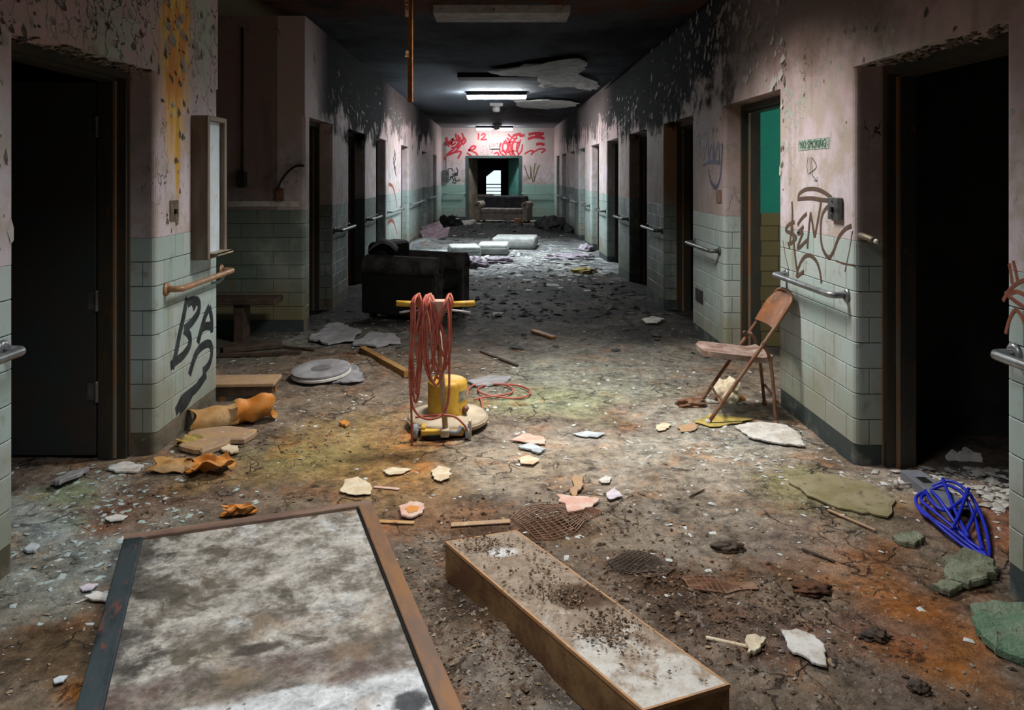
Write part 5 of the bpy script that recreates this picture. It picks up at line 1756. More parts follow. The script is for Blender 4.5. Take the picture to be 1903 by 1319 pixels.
def shell(name, label, c, L, r, a0, a1, m, rz, th=0.006, wave=0.15, tilt=0.0, z=0.0, cat='curled sheet'):
    """a piece of curled sheet: part of a wavy cylinder, lying on the floor"""
    g = MB()
    n, k = 16, 12
    for lay in (0, 1):
        for i in range(n + 1):
            for j in range(k + 1):
                a = math.radians(a0 + (a1 - a0) * i / n)
                x = -L / 2 + L * j / k
                rr = (r + lay * th) * (1 + wave * math.sin(j * 0.9 + i * 0.35) * 0.5 + wave * 0.6 * mnoise.noise(Vector((j * 0.35, i * 0.35, c[0] * 9))))
                g.v.append((x + 0.02 * math.sin(i * 0.7), rr * math.cos(a), rr * math.sin(a)))
    ii = lambda i, j, l: l * (n + 1) * (k + 1) + i * (k + 1) + j
    for i in range(n):
        for j in range(k):
            g.f += [(ii(i, j, 0), ii(i, j + 1, 0), ii(i + 1, j + 1, 0), ii(i + 1, j, 0)), (ii(i, j, 1), ii(i + 1, j, 1), ii(i + 1, j + 1, 1), ii(i, j + 1, 1))]
    for i in range(n):
        g.f += [(ii(i, 0, 0), ii(i + 1, 0, 0), ii(i + 1, 0, 1), ii(i, 0, 1)), (ii(i, k, 0), ii(i, k, 1), ii(i + 1, k, 1), ii(i + 1, k, 0))]
    for j in range(k):
        g.f += [(ii(0, j, 0), ii(0, j, 1), ii(0, j + 1, 1), ii(0, j + 1, 0)), (ii(n, j, 0), ii(n, j + 1, 0), ii(n, j + 1, 1), ii(n, j, 1))]
    g.xf(Matrix.Rotation(tilt, 4, 'Y'))
    lo = min(v[2] for v in g.v)
    g.xf(Matrix.Translation((0, 0, -lo)))
    o = autosmooth(g.build(name, m), 50)
    o.location = (c[0], c[1], H(*c) + z)
    o.rotation_euler = (0, 0, rz)
    return tag(o, label, cat)


shell('curled_sheet', 'amber curled sheet, rounded side up, nearest the left pillar foot', F(402, 790), 0.27, 0.075, -10, 190, M['amber'], math.radians(28), z=0.02)
shell('curled_sheet', 'orange curled sheet with a hollow, resting right of the amber one', F(472, 782), 0.22, 0.075, 120, 345, M['orange'], math.radians(20), wave=0.3, tilt=math.radians(-8))
shell('curled_sheet', 'long orange wavy sheet on the floor before the left pillar', F(392, 872), 0.20, 0.16, 225, 300, M['orange'], math.radians(18), wave=0.2)
shell('curled_sheet', 'cream and orange warped sheet beside the left door frame', F(325, 872), 0.20, 0.16, 60, 118, M['amber'], math.radians(-6), wave=0.1)
shell('curled_sheet', 'small bright orange peel above the framed board', F(444, 955), 0.12, 0.05, 190, 320, M['orange'], math.radians(10), wave=0.35)
shell('curled_sheet', 'yellow lump of curled sheet beside the tan board', F(350, 828), 0.10, 0.06, 20, 170, M['mustard'], math.radians(60), wave=0.3)
sheet('tan_board', 'tan broken board lying in front of the amber curled sheet', 'board', [F(*p) for p in ((332, 838), (350, 812), (430, 800), (478, 806), (470, 816), (375, 850))], 0.03, M['tan'], warp=0.004)
sheet('round_scrap', 'small round pale scrap beside the tan board', 'scrap', [F(*p) for p in ((410, 836), (425, 830), (442, 833), (444, 842), (428, 846), (412, 842))], 0.012, M['cream'])

# round ring on the rubble
p = F(597, 704)
t = thing('drum_ring', 'dark round ring with pale rim lying on the left rubble', 'ring', (p[0], p[1], H(*p) + 0.035), 0.2)
t.rotation_euler = (math.radians(4), math.radians(-3), 0)
autosmooth(MB().lathe([(0.075, 0.035), (0.105, 0.044), (0.19, 0.044), (0.212, 0.034), (0.212, 0.022), (0.10, 0.015), (0.075, 0.02), (0.075, 0.035)], (0, 0, 0), 40).build('upper_ring', M['greyslab'], t), 50)
autosmooth(MB().lathe([(0.06, 0.012), (0.205, 0.018), (0.216, 0.010), (0.216, -0.004), (0.20, -0.012), (0.06, -0.008), (0.06, 0.012)], (0, 0, 0), 40).build('rim', M['plaster'], t), 50)
autosmooth(MB().lathe([(0.20, -0.012), (0.21, -0.016), (0.205, -0.030), (0.0, -0.034)][::-1], (0, 0, 0), 40).build('underside', M['rubber'], t), 50)
lump('yellow_scrap', 'small yellow lump under the dark round ring', 'scrap', F(590, 712), (0.10, 0.05, 0.03), M['mustard'], 4)
sheet('half_disc', 'grey half-round sheet in front of the dark round ring', 'sheet', [F(*p) for p in ((612, 716), (616, 700), (632, 688), (652, 686), (668, 695), (678, 712), (655, 718))], 0.012, M['greyslab'], warp=0.02)

# flat scraps, one by one: (label, outline px, thickness, material, name, category)
SCR = [('off-white star-shaped paper scrap before the polisher', ((800, 878), (815, 868), (838, 874), (836, 890), (818, 897), (806, 892)), .004, 'cream', 'paper_scrap', 'paper'),
       ('pale tan torn paper by the upper corner of the framed board', ((632, 915), (640, 893), (665, 887), (678, 895), (690, 905), (688, 920), (660, 922)), .004, 'cream', 'paper_scrap', 'paper'),
       ('slim cream scrap left of the star-shaped one', ((710, 876), (735, 871), (765, 874), (750, 882), (722, 884)), .004, 'cream', 'paper_scrap', 'paper'),
       ('pink and orange oval scrap right of the framed board', ((740, 945), (765, 936), (790, 940), (786, 955), (765, 965), (745, 960)), .010, 'pinkp', 'paint_sheet', 'paint sheet'),
       ('orange centre flake on the pink oval scrap', ((752, 950), (765, 943), (780, 947), (775, 956), (760, 959)), .005, 'orange', 'paint_flake', 'paint flake'),
       ('peach sheet of paint lying right of the polisher', ((947, 820), (975, 808), (1012, 815), (1015, 828), (985, 826)), .006, 'pinkp', 'paint_sheet', 'paint sheet'),
       ('bluish white folded chip in front of the peach sheet', ((962, 832), (985, 826), (1015, 838), (1000, 845)), .010, 'bluewhite', 'paint_chip', 'paint chip'),
       ('cream chip in front of the bluish white chip', ((963, 853), (985, 849), (1003, 858), (990, 866), (968, 864)), .004, 'cream', 'paint_chip', 'paint chip'),
       ('upright tan folded scrap beyond the pink sheet', ((1060, 918), (1068, 885), (1085, 890), (1080, 912), (1068, 926)), .008, 'tan', 'paper_scrap', 'paper'),
       ('large pink triangular paint sheet in the centre foreground', ((1033, 928), (1075, 931), (1115, 936), (1100, 952), (1055, 964)), .008, 'pinkp', 'paint_sheet', 'paint sheet'),
       ('lilac white chip right of the pink triangular sheet', ((1127, 918), (1143, 909), (1158, 928), (1133, 936)), .005, 'lilac', 'paint_chip', 'paint chip'),
       ('round white chip behind the lilac chip', ((1112, 893), (1125, 886), (1138, 890), (1132, 899), (1118, 899)), .004, 'plaster', 'paint_chip', 'paint chip'),
       ('large white plaster sheet at the lower right foreground', ((1450, 1190), (1480, 1186), (1510, 1195), (1532, 1215), (1533, 1235), (1537, 1256), (1510, 1250), (1465, 1225), (1460, 1205)), .008, 'plaster', 'plaster_sheet', 'plaster'),
       ('folded cream triangle left of the large white plaster sheet', ((1388, 1208), (1425, 1210), (1410, 1230), (1388, 1243)), .012, 'cream', 'paper_scrap', 'paper'),
       ('pale grey plaster sheet on the floor before the chair', ((1365, 795), (1410, 788), (1440, 790), (1462, 795), (1490, 815), (1497, 832), (1450, 828), (1420, 822), (1390, 815)), .010, 'plaster', 'plaster_sheet', 'plaster'),
       ('yellow sheet under the near front foot of the chair', ((1290, 785), (1320, 772), (1365, 775), (1400, 782), (1370, 790), (1320, 794)), .005, 'mustard', 'yellow_sheet', 'sheet'),
       ('olive linoleum slab in front of the right doorway', ((1465, 895), (1520, 880), (1610, 900), (1665, 935), (1650, 965), (1560, 950), (1500, 925)), .010, 'olive', 'linoleum_slab', 'linoleum'),
       ('small sage plaster slab left of the blue cable', ((1658, 1003), (1700, 993), (1720, 1005), (1700, 1018), (1672, 1012)), .02, 'sage', 'plaster_slab', 'plaster'),
       ('sage green plaster slab below the blue cable', ((1750, 1045), (1790, 1035), (1850, 1052), (1853, 1078), (1800, 1100), (1765, 1092)), .026, 'sage', 'plaster_slab', 'plaster'),
       ('large green plaster slab at the right picture edge', ((1803, 1140), (1850, 1130), (1925, 1140), (1935, 1245), (1850, 1222), (1812, 1185)), .028, 'greenslab', 'plaster_slab', 'plaster'),
       ('grey broken slab between the two green ones', ((1728, 1098), (1760, 1090), (1790, 1100), (1765, 1110)), .02, 'sage', 'plaster_slab', 'plaster'),
       ('grey board on the floor right behind the polisher', ((868, 712), (910, 700), (950, 703), (935, 716), (885, 720)), .015, 'greyslab', 'grey_board', 'board'),
       ('blue scrap on the pale floor right of the polisher', ((1062, 806), (1090, 802), (1125, 808), (1110, 816), (1078, 812)), .006, 'bluewhite', 'blue_scrap', 'scrap'),
       ('pale blue flake at the lower left', ((98, 1268), (112, 1262), (127, 1260), (118, 1272), (102, 1276)), .004, 'bluewhite', 'paint_flake', 'paint flake'),
       ('white splintered flake touching the left rail of the board', ((156, 1112), (180, 1103), (205, 1106), (200, 1120), (170, 1118)), .006, 'plaster', 'paint_flake', 'paint flake'),
       ('pinkish white flake beyond the splintered one', ((147, 1092), (165, 1086), (183, 1086), (170, 1096), (153, 1098)), .005, 'lilac', 'paint_flake', 'paint flake'),
       ('white flat flake on the floor left of the board top', ((195, 966), (215, 960), (238, 962), (228, 971), (205, 973)), .004, 'plaster', 'paint_flake', 'paint flake'),
       ('blue-white flake by the foot of the nearest left pillar', ((44, 1026), (58, 1014), (74, 1018), (66, 1028), (50, 1030)), .010, 'bluewhite', 'paint_flake', 'paint flake'),
       ('orange lump of leaf left of the polisher', ((630, 788), (640, 782), (650, 788), (642, 794)), .012, 'orange', 'orange_scrap', 'scrap'),
       ('white plaster sheet at the left end of the rear rubble row', ((575, 638), (600, 616), (640, 610), (672, 620), (660, 640), (610, 645)), .02, 'greyslab', 'plaster_sheet', 'plaster'),
       ('white plaster sheet in the middle of the rear rubble row', ((655, 645), (690, 625), (735, 628), (745, 642), (700, 650)), .02, 'greyslab', 'plaster_sheet', 'plaster'),
       ('grey plaster sheet at the top of the rear rubble row', ((600, 614), (625, 606), (640, 609), (622, 616)), .02, 'greyslab', 'plaster_sheet', 'plaster'),
       ('crumpled grey linoleum strip on the left doorway floor', ((95, 905), (130, 885), (165, 878), (150, 893), (110, 910)), .02, 'greyslab', 'linoleum_strip', 'linoleum'),
       ('pale chip under the blue-white rubble of the left doorway', ((200, 872), (230, 862), (268, 866), (255, 878), (215, 880)), .01, 'plaster', 'paint_chip', 'paint chip'),
       ('cream flake at the right front foot of the chair', ((1218, 792), (1235, 786), (1248, 790), (1238, 800), (1222, 802)), .004, 'cream', 'paint_flake', 'paint flake'),
       ('tan flake beside the cream one near the chair', ((1258, 794), (1280, 788), (1300, 792), (1285, 803), (1265, 804)), .004, 'tan', 'paint_flake', 'paint flake'),
       ('pale board beyond the chair', ((1192, 597), (1215, 592), (1235, 596), (1222, 603), (1200, 603)), .015, 'plaster', 'plaster_sheet', 'plaster')]
for (lab, pts, th, m, nm, cat) in SCR:
    sheet(nm, lab, cat, [F(*p) for p in pts], th, M[m], warp=0.004 if th < 0.02 else 0.022, lift=0.012 if 'centre flake' in lab else (0.007 if 'slab' not in lab else 0.002))
lump('paper_bag', 'crumpled tan paper bag under the folding chair', 'paper bag', F(1352, 740), (0.085, 0.09, 0.10), M['cream'], 3, 0.45, 1.6)
lump('orange_scrap', 'orange scrap beside the paper bag', 'scrap', F(1372, 741), (0.05, 0.03, 0.025), M['orange'], 6)
lump('rust_heap', 'small red-brown heap behind the chair front foot', 'heap', F(1285, 752), (0.09, 0.05, 0.035), M['rust'], 9, 0.5)
lump('rust_clump', 'dark rusty clump on the lower right floor', 'clump', F(1508, 1095), (0.065, 0.05, 0.018), M['darkrust'], 2, 0.5, 3)
lump('soil_clump', 'small dark soil clump on the pale floor right of the box', 'clump', F(1352, 1022), (0.06, 0.035, 0.02), M['darkwood'], 5, 0.5, 3)
lump('soil_clump', 'dark soil clump in the lower right rust stain', 'clump', F(1625, 1185), (0.045, 0.03, 0.018), M['darkwood'], 8, 0.5, 3)
lump('soil_clump', 'black soil clump near the bottom right corner', 'clump', F(1708, 1282), (0.03, 0.022, 0.018), M['darkwood'], 12, 0.5, 3)

# matted wire-mesh scraps
def mesh_scrap(label, c, w, d, rz, m):
    g = MB()
    n = 13
    def pt(a, b):
        x, y = (a - 0.5) * w, (b - 0.5) * d * (0.7 + 0.3 * math.sin(a * 5))
        X, Y = c[0] + x * math.cos(rz) - y * math.sin(rz), c[1] + x * math.sin(rz) + y * math.cos(rz)
        return (X - c[0], Y - c[1], H(X, Y) + 0.008 + 0.007 * mnoise.noise(Vector((x * 14, y * 14, c[0]))))
    for i in range(n):
        a = i / (n - 1)
        g.tube([pt(a, q / 6) for q in range(7)], 0.0022, 4)
    for i in range(16):
        b = i / 15
        g.tube([pt(q / 6, b) for q in range(7)], 0.0022, 4)
    o = g.build('wire_mesh', m, None, False, (c[0], c[1], 0))
    tag(o, label, 'wire mesh')


mesh_scrap('rusty wire mesh lying under the pink triangular sheet', F(1040, 968), 0.36, 0.30, 0.5, M['rust'])
mesh_scrap('dark wire mesh lying right beside the long metal box', F(1195, 1065), 0.22, 0.22, -0.7, M['darkwood'])
mesh_scrap('brown wire mesh in the dirt right of the long box', F(1340, 1100), 0.26, 0.12, 0.1, M['rust'])

# ------------------------------------------------------------------ grey channel and blue cable in the right doorway
a, b = F(1692, 897), F(1788, 972)
L = math.hypot(a[0] - b[0], a[1] - b[1])
t = thing('steel_channel', 'grey steel channel lying in the near right doorway', 'metal channel', (a[0], a[1], H(*a)), math.atan2(b[1] - a[1], b[0] - a[0]))
ch = MB().rbox(0, L, -0.05, 0.05, 0.045, 0.052, 0.002, 1).rbox(0, L, -0.05, -0.044, 0, 0.05, 0.002, 1).rbox(0, L, 0.044, 0.05, 0, 0.05, 0.002, 1)
ch.build('channel', M['greymetal'], t)
MB().box(0.09, 0.16, -0.022, 0.022, 0.0521, 0.0535).build('slot', M['leather'], t)
MB().tube([(0.10, -0.045, 0.025), (0.10, -0.115, 0.022)], 0.006, 8).build('bolt', M['plaster'], t, True)
MB().tube([(0.10, -0.112, 0.022), (0.10, -0.122, 0.022)], 0.018, 12).build('bolt_head', M['plaster'], t, True)
cb = MB()
BLUE = [[(1838, 1043), (1800, 1018), (1752, 992), (1714, 968), (1702, 945), (1722, 930), (1762, 931), (1800, 952), (1826, 985), (1838, 1020), (1836, 1042)],
        [(1836, 1040), (1790, 1005), (1740, 975), (1712, 950), (1724, 936), (1756, 938), (1790, 958), (1812, 985), (1822, 1015), (1832, 1038)],
        [(1720, 935), (1735, 960), (1760, 972), (1800, 962)], [(1752, 932), (1775, 975), (1800, 1012)], [(1800, 955), (1782, 985), (1770, 1000)], [(1728, 932), (1742, 958), (1790, 1000), (1820, 1030)],
        [(1708, 958), (1740, 990), (1790, 1020), (1835, 1045)], [(1815, 970), (1805, 990), (1795, 1010), (1825, 1030)]]
for k, st in enumerate(BLUE):
    zz = 0.012 + 0.006 * (k % 5)
    cb.tube([(F(p[0], p[1])[0] - F(1770, 990)[0], F(p[0], p[1])[1] - F(1770, 990)[1], zz + (0.058 if p[1] < 966 and p[0] > 1740 else 0.02 if p[1] < 1000 else 0) + H(*F(p[0], p[1]))) for p in st], 0.0075, 7, smooth=6)
o = tag(cb.build('blue_cable', M['blue'], None, True, (F(1770, 990)[0], F(1770, 990)[1], 0)), 'bright blue cable coiled on the floor by the near right doorway', 'cable')
# pale rubble inside the near right room
for (px, py, r_, lab) in ((1785, 862, 0.07, 'pale leaning shard left, inside the near right doorway'), (1815, 865, 0.09, 'pale leaning shard right, inside the near right doorway')):
    p = F(px, py)
    o = sheet('plaster_shard', lab, 'shard', [(p[0] - r_ * .6, p[1]), (p[0] + r_ * .5, p[1] + .02), (p[0] + r_ * .7, p[1] + r_), (p[0], p[1] + r_ * 1.5), (p[0] - r_ * .7, p[1] + r_)], 0.012, M['plaster'], warp=0.01)
    o.rotation_euler = (math.radians(48), 0, 0)

# ------------------------------------------------------------------ things further down the corridor
def mat_stack(label, px0, px1, py, d, th, rz, m):
    a, b = F(px0, py), F(px1, py)
    w = b[0] - a[0]
    c = ((a[0] + b[0]) / 2, a[1] + d / 2)
    t = thing('foam_mat', label, 'foam mat', (c[0], c[1], H(*c) + 0.01), rz, 'pale foam mats in the middle of the corridor')
    MB().rbox(-w / 2, w / 2, -d / 2, d / 2, 0.0, th, th * 0.35, 3).build('core', M['mat_edge'], t, True)
    MB().rbox(-w / 2 + 0.01, w / 2 - 0.01, -d / 2 + 0.01, d / 2 - 0.01, th * 0.6, th + 0.03, th * 0.2, 3).build('cover', m, t, True)


mat_stack('rolled pale foam mat, leftmost of the three', 832, 890, 480, 0.7, 0.16, 0.15, M['mat'])
mat_stack('folded pale foam mat, middle of the three', 888, 946, 475, 0.8, 0.16, -0.05, M['mat'])
mat_stack('long pale foam mat, farthest of the three', 918, 1000, 464, 0.9, 0.20, -0.12, M['mat'])
lump('rag_pile', 'lilac rags piled in front of the foam mats', 'rags', F(870, 494), (0.30, 0.35, 0.10), M['rag'], 3, 0.6, 3)
lump('rag_pile', 'flat dark lilac rags right of the pile before the mats', 'rags', F(925, 487), (0.28, 0.3, 0.06), M['rag'], 7, 0.6, 3)
lump('rag_pile', 'dark purple rags by the right wall', 'rags', F(1062, 482), (0.36, 0.4, 0.05), M['rag'], 11, 0.6, 3)
lump('yellow_rag', 'mustard rag near the right wall in the middle distance', 'rag', F(1085, 506), (0.17, 0.2, 0.04), M['mustard'], 5, 0.6, 3)
lump('wrapped_bundle', 'small dark bundle by the lit right pillar', 'bundle', F(1090, 466), (0.14, 0.2, 0.10), M['rag'], 15, 0.4)
lump('trash_bag', 'black rubbish bag on the left before the end wall', 'rubbish bag', F(836, 424), (0.33, 0.28, 0.26), M['black'], 2, 0.3, 2.0)
lump('soot_heap', 'dark heap of burnt rubble on the right before the end wall', 'heap', F(1022, 430), (0.36, 0.3, 0.24), M['sootlump'], 4, 0.45, 2.4)
lump('soot_heap', 'small burnt lump at the foot of the far right wall', 'heap', F(1056, 433), (0.10, 0.12, 0.14), M['sootlump'], 8, 0.4, 2.4)
for (px, py, w_, m, lab) in ((942, 409, 0.24, 'sofa_arm', 'square block in front of the far sofa'), (966, 408, 0.5, 'plaster', 'pale roll beside the square block before the sofa'), (962, 415, 0.22, 'rust_orange', 'small red-brown brick before the far sofa')):
    p = F(px, py)
    o = MB().rbox(-w_ / 2, w_ / 2, -0.1, 0.1, 0, 0.16 if w_ < 0.3 else 0.10, 0.03, 2).build('rubble_block', M[m], None, True, (p[0], p[1] - 0.15, H(p[0], p[1] - 0.15)))
    tag(o, lab, 'block')
for k, (px, py, rx, rz_) in enumerate(((806, 443, 38, 0.25), (814, 446, 25, -0.2), (802, 438, 50, 0.1))):
    p = F(px, py)
    o = MB().rbox(-0.27, 0.27, -0.22, 0.22, 0, 0.02, 0.004, 1).build('fallen_plasterboard', plain('pink_fallen_board', (0.34, 0.24, 0.27), (0.20, 0.15, 0.17), 6), None, False, (p[0], p[1], H(*p) + 0.10))
    o.rotation_euler = (math.radians(rx), math.radians(-18), rz_)
    tag(o, 'fallen pink plasterboard heaped at the left wall, %s piece' % ['middle', 'right', 'left'][k], 'plasterboard')
# beyond the end doorway
o = MB().rbox(-0.9, 0.9, -0.05, 0.05, -0.3, 0.3, 0.01, 1).build('fallen_ceiling_panel', M['sootlump'], None, False, (-0.30, 29.0, 1.88))
o.rotation_euler = (0, math.radians(-38), 0)
tag(o, 'dark fallen ceiling panel hanging diagonally beyond the end doorway', 'ceiling panel')
t = thing('cabinet_wreck', 'pale overturned cabinet beyond the end doorway', 'cabinet', (-0.62, 26.6, 0))
MB().rbox(-0.45, 0.45, -0.25, 0.25, 0, 0.72, 0.01, 1).build('body', M['sofa'], t)
MB().rbox(-0.48, 0.48, -0.28, 0.28, 0.72, 0.80, 0.01, 1).build('top_board', M['cream'], t)
MB().rbox(-0.40, 0.40, -0.262, -0.25, 0.1, 0.62, 0.005, 1).build('door', M['sofa_arm'], t)

# ------------------------------------------------------------------ rubble nobody could count
def octs(mb, p, s, fl_, rr):
    a = rr.uniform(0, 6.28)
    ca_, sa = math.cos(a), math.sin(a)
    k1, k2, k3 = s * rr.uniform(.6, 1.3), s * rr.uniform(.4, 1.0), s * fl_ * rr.uniform(.5, 1.2)
    tx, ty = rr.uniform(-.35, .35), rr.uniform(-.35, .35)
    vs = []
    for (x, y, z) in ((1, .15, 0), (.2, 1, 0), (-1, .1, 0), (-.3, -1, 0), (.1, .05, 1), (-.05, 0, -.6)):
        X, Y = x * k1 + rr.uniform(-.25, .25) * s, y * k2 + rr.uniform(-.25, .25) * s
        Z = z * k3 + tx * X * (0.5 if fl_ < .4 else 1) + ty * Y * (0.5 if fl_ < .4 else 1)
        vs.append((p[0] + X * ca_ - Y * sa, p[1] + X * sa + Y * ca_, p[2] + Z))
    mb.add(vs, [(0, 1, 4), (1, 2, 4), (2, 3, 4), (3, 0, 4), (1, 0, 5), (2, 1, 5), (3, 2, 5), (0, 3, 5)])


def scatter(name, label, cat, n, zones, s0, s1, flat, m, seed):
    """zones: list of (px, py, rx metres, ry metres, weight)"""
    rr = random.Random(seed)
    pts = []
    wsum = sum(z[4] for z in zones)
    for (px, py, rx, ry, w) in zones:
        c = F(px, py)
        k = int(n * w / wsum)
        for _ in range(k):
            x, y = c[0] + rr.gauss(0, rx), c[1] + rr.gauss(0, ry)
            if y < 1.7 or y > 24.8 or abs(x) > 2.9:
                continue
            if abs(x) > HW - 0.04 and y > 6 and s1 > 0.05:
                continue
            if abs(x) > HW - 0.04:
                ops = OPEN_R if x > 0 else OPEN_L
                if not any(a + .08 < y < b - .08 for a, b in ops):
                    continue
            pts.append((x, y))
    if not pts:
        return
    P = np.array(pts)
    Z = Hf(P[:, 0], P[:, 1])
    mb = MB()
    for (x, y), z in zip(pts, Z):
        s = s0 + (s1 - s0) * rr.random() ** 4
        octs(mb, (x, y, z + s * flat * 0.4), s, flat, rr)
    tag(mb.build(name, m), label, cat, kind='stuff')


scatter('mint_paint_flakes', 'pale mint and blue paint flakes strewn before the left doorway', 'paint flakes', 1000,
        [(110, 960, .22, .3, 3), (140, 1030, .25, .22, 3), (60, 1120, .2, .25, 1.2), (250, 940, .25, .2, 1.2), (1330, 770, .3, .5, 1), (160, 900, .25, .25, 1.4)], .003, .026, .14, M['chip_mint'], 1)
scatter('white_plaster_chips', 'small white plaster chips strewn over the lit floor', 'plaster chips', 2600,
        [(1180, 860, .5, .45, 2), (1300, 760, .5, .6, 2), (900, 760, .7, .6, 2), (1420, 830, .3, .3, 1.4), (560, 760, .4, .5, 1.2), (180, 1010, .35, .35, 1), (1500, 880, .3, .3, 1), (1300, 1000, .5, .4, 1), (640, 640, .6, .5, 2.2), (1100, 680, .8, .7, 2),
         (1760, 880, .25, .25, 1.6)], .004, .022, .25, M['chip_white'], 2)
scatter('tan_crumbs', 'tan crumbs and grit scattered over the floor', 'crumbs', 2600,
        [(700, 830, .5, .5, 2), (1000, 1000, .4, .3, 2), (1400, 1000, .5, .4, 2), (450, 880, .4, .3, 1.4), (1500, 1150, .35, .25, 1.6), (120, 1200, .3, .3, 1), (1650, 1000, .3, .3, 1), (900, 1200, .15, .3, 1.2)], .003, .013, .5, M['chip_tan'], 3)
scatter('brown_dirt_clods', 'dark brown dirt clods heaped around the long box', 'dirt', 4200,
        [(1180, 1080, .18, .2, 3), (1320, 1160, .2, .14, 3), (820, 1120, .1, .3, 2.4), (930, 1060, .12, .2, 1.5), (960, 1230, .1, .16, 2), (1020, 960, .3, .12, 2), (1380, 1110, .25, .1, 1.6), (1480, 1240, .25, .15, 1.2), (560, 820, .25, .2, .8), (340, 940, .3, .2, 1)],
        .003, .015, .6, M['chip_brown'], 4)
scatter('grey_grit', 'grey grit in the dirt between board and box', 'grit', 1500, [(880, 1230, .12, .22, 3), (780, 1040, .1, .22, 1.5), (1010, 1290, .1, .1, 1.5), (1250, 1120, .25, .2, 1.5), (1600, 1260, .3, .15, 1)], .003, .012, .6, M['grit'], 5)
scatter('soot_rubble', 'blackened rubble across the dark stretch of corridor', 'rubble', 2200,
        [(1000, 580, .9, .8, 3), (700, 585, .8, .6, 2), (1150, 540, .7, 1.2, 2), (900, 525, .9, 1.2, 2), (930, 432, 1.0, 1.4, 3)], .006, .07, .3, M['chip_soot'], 6)
scatter('pale_far_rubble', 'pale plaster rubble under the middle lit ceiling light', 'rubble', 2600,
        [(960, 480, .9, 1.6, 4), (1060, 490, .5, 1.2, 2), (900, 500, .7, .8, 1.6), (950, 458, .9, 1.6, 2), (930, 407, 1.0, .5, 1)], .010, .10, .15, M['chip_white'], 7)
scatter('right_door_rubble', 'broken pale plaster in the near right doorway', 'rubble', 500, [(1800, 900, .2, .25, 2), (1850, 930, .12, .2, 1.2), (1780, 860, .3, .2, 1)], .012, .05, .3, M['plaster'], 8)

# dirt lying on top of the long box
rr = random.Random(31)
for (nm, m, n, u0, u1) in (('dirt_clods', M['chip_brown'], 900, 0.0, 0.75), ('plaster_crumbs', M['chip_tan'], 320, 0.0, 1.0), ('dark_specks', M['chip_soot'], 40, 0.55, 1.0)):
    mb = MB()
    for _ in range(n):
        if rr.random() < 0.8:
            ca_, cb_ = rr.choice([(0.10, 0.35), (0.30, 0.55), (0.46, 0.45), (0.52, 0.6), (0.66, 0.65), (0.70, 0.4)])
            a, b = rr.gauss(ca_, 0.055), rr.gauss(cb_, 0.16)
        else:
            a, b = rr.uniform(u0 + 0.02, u1 - 0.02), rr.uniform(0.04, 0.96)
        a, b = min(max(a, 0.015), 0.985), min(max(b, 0.03), 0.97)
        q = BOX_Q
        x = (q[0][0] * (1 - a) + q[3][0] * a) * (1 - b) + (q[1][0] * (1 - a) + q[2][0] * a) * b
        y = (q[0][1] * (1 - a) + q[3][1] * a) * (1 - b) + (q[1][1] * (1 - a) + q[2][1] * a) * b
        octs(mb, (x, y, hb + 0.004 + rr.random() * 0.016), rr.uniform(.002, .008), .6, rr)
    tag(mb.build(nm, m, BOX_T), kind='stuff')


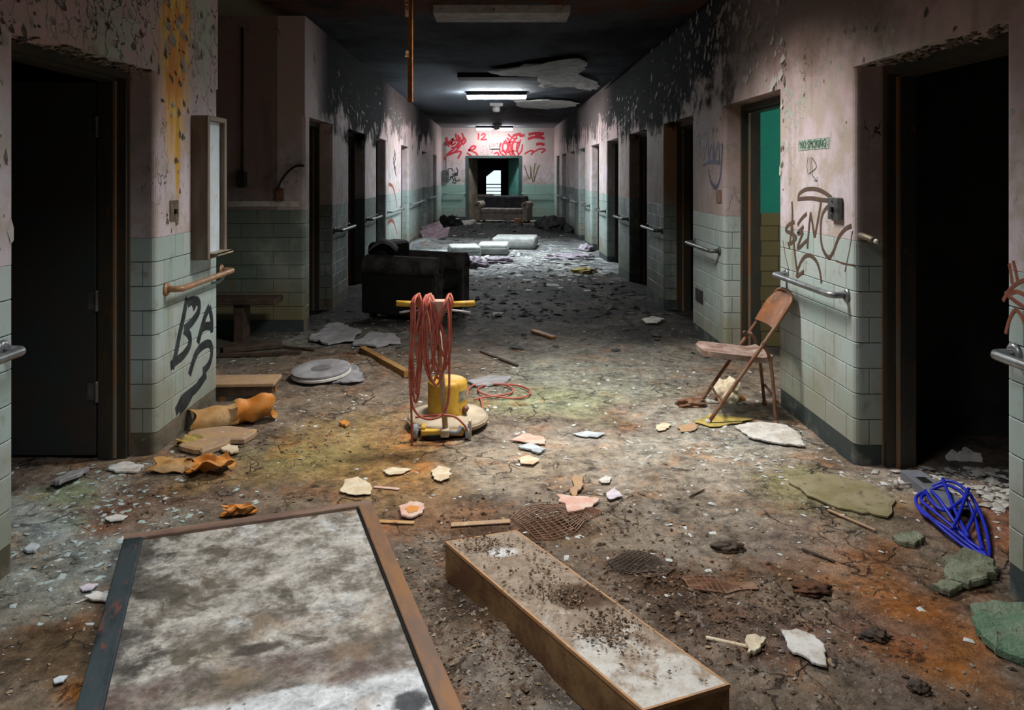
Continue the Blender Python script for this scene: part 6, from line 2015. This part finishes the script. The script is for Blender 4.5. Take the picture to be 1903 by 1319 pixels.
def wall_flakes(s, n, zones, s0, s1, m, parent, label, seed):
    """curled paint still clinging to a wall; zones (y, h, ry, rh, weight)"""
    rr = random.Random(seed)
    mb = MB()
    ws = sum(z[4] for z in zones)
    ops = OPEN_R if s > 0 else OPEN_L
    for (cy_, ch_, ry, rh, w) in zones:
        for _ in range(int(n * w / ws)):
            y, h = rr.gauss(cy_, ry), rr.gauss(ch_, rh)
            if h > CEIL - 0.01 or h < TOP_TILE or y < 1.5 or y > 24.9:
                continue
            if any(a - .03 < y < b + .03 for a, b in ops) and (h < LINTEL or (s < 0 and ALCOVE[0] - .05 < y < ALCOVE[1] + .05)):
                continue
            sz = s0 + (s1 - s0) * rr.random() ** 2
            a = rr.uniform(0, 6.28)
            k1, k2 = sz * rr.uniform(.5, 1), sz * rr.uniform(.8, 1.8)
            out = rr.uniform(.15, .7) * sz
            vs = []
            for (u_, v_, d) in ((-1, 0, .1), (-.3, -1, .9), (.8, -.7, 1), (1, .2, .5), (.2, 1, .0), (0, 0, .15)):
                U, V = u_ * k1 + rr.uniform(-.2, .2) * sz, v_ * k2 + rr.uniform(-.2, .2) * sz
                vs.append((s * (HW - 0.0005 - d * out), y + U, h + V))
            mb.add(vs, [(0, 1, 5), (1, 2, 5), (2, 3, 5), (3, 4, 5), (4, 0, 5)])
    o = mb.build('peeling_paint', m, parent)
    o['label'] = label
    tag(o, kind='stuff')


wall_flakes(-1, 330, [(3.2, 2.28, .7, .22, 3), (3.9, 2.55, .3, .3, 2), (4.4, 2.2, .12, .4, 2), (2.75, 1.9, .12, .5, 2), (4.85, 2.4, .12, .4, 1.5), (4.2, 1.6, .05, .4, .8)], .004, .022, M['chip_dark'], WL, 'dark curled paint on the left wall', 1)
wall_flakes(-1, 420, [(3.3, 2.4, .7, .25, 3), (4.6, 2.5, .3, .3, 2), (2.7, 1.8, .15, .5, 2), (9.5, 2.4, 1.2, .3, 2), (13.5, 2.3, .8, .4, 2)], .008, .035, M['chip_paint'], WL, 'pale curled paint on the left wall', 2)
wall_flakes(1, 460, [(6.0, 2.72, .5, .2, 3), (5.4, 2.6, .25, .25, 2), (7.6, 2.6, .9, .3, 3), (11.0, 2.4, 1.2, .25, 2), (5.0, 2.2, .05, .5, .8)], .008, .04, M['chip_paint'], WR, 'pale curled paint high on the right wall', 3)
wall_flakes(1, 150, [(3.6, 2.35, .5, .25, 1), (4.95, 2.3, .04, .4, 1), (6.4, 2.1, .3, .3, 1)], .005, .02, M['chip_dark'], WR, 'dark curled paint on the right wall', 4)


def lintel_flakes(s, y0, y1, parent, seed):
    rr = random.Random(seed)
    mb = MB()
    for _ in range(90):
        x, y = s * rr.uniform(HW + .01, HW + REC), rr.uniform(y0 + .05, y1 - .05)
        sz = rr.uniform(.008, .03)
        octs(mb, (x, y, LINTEL - sz * .4), sz, .7, rr)
    o = mb.build('peeling_paint', M['chip_dark'], parent)
    tag(o, kind='stuff')


lintel_flakes(-1, *OPEN_L[0], WL, 1)
lintel_flakes(1, *OPEN_R[0], WR, 2)
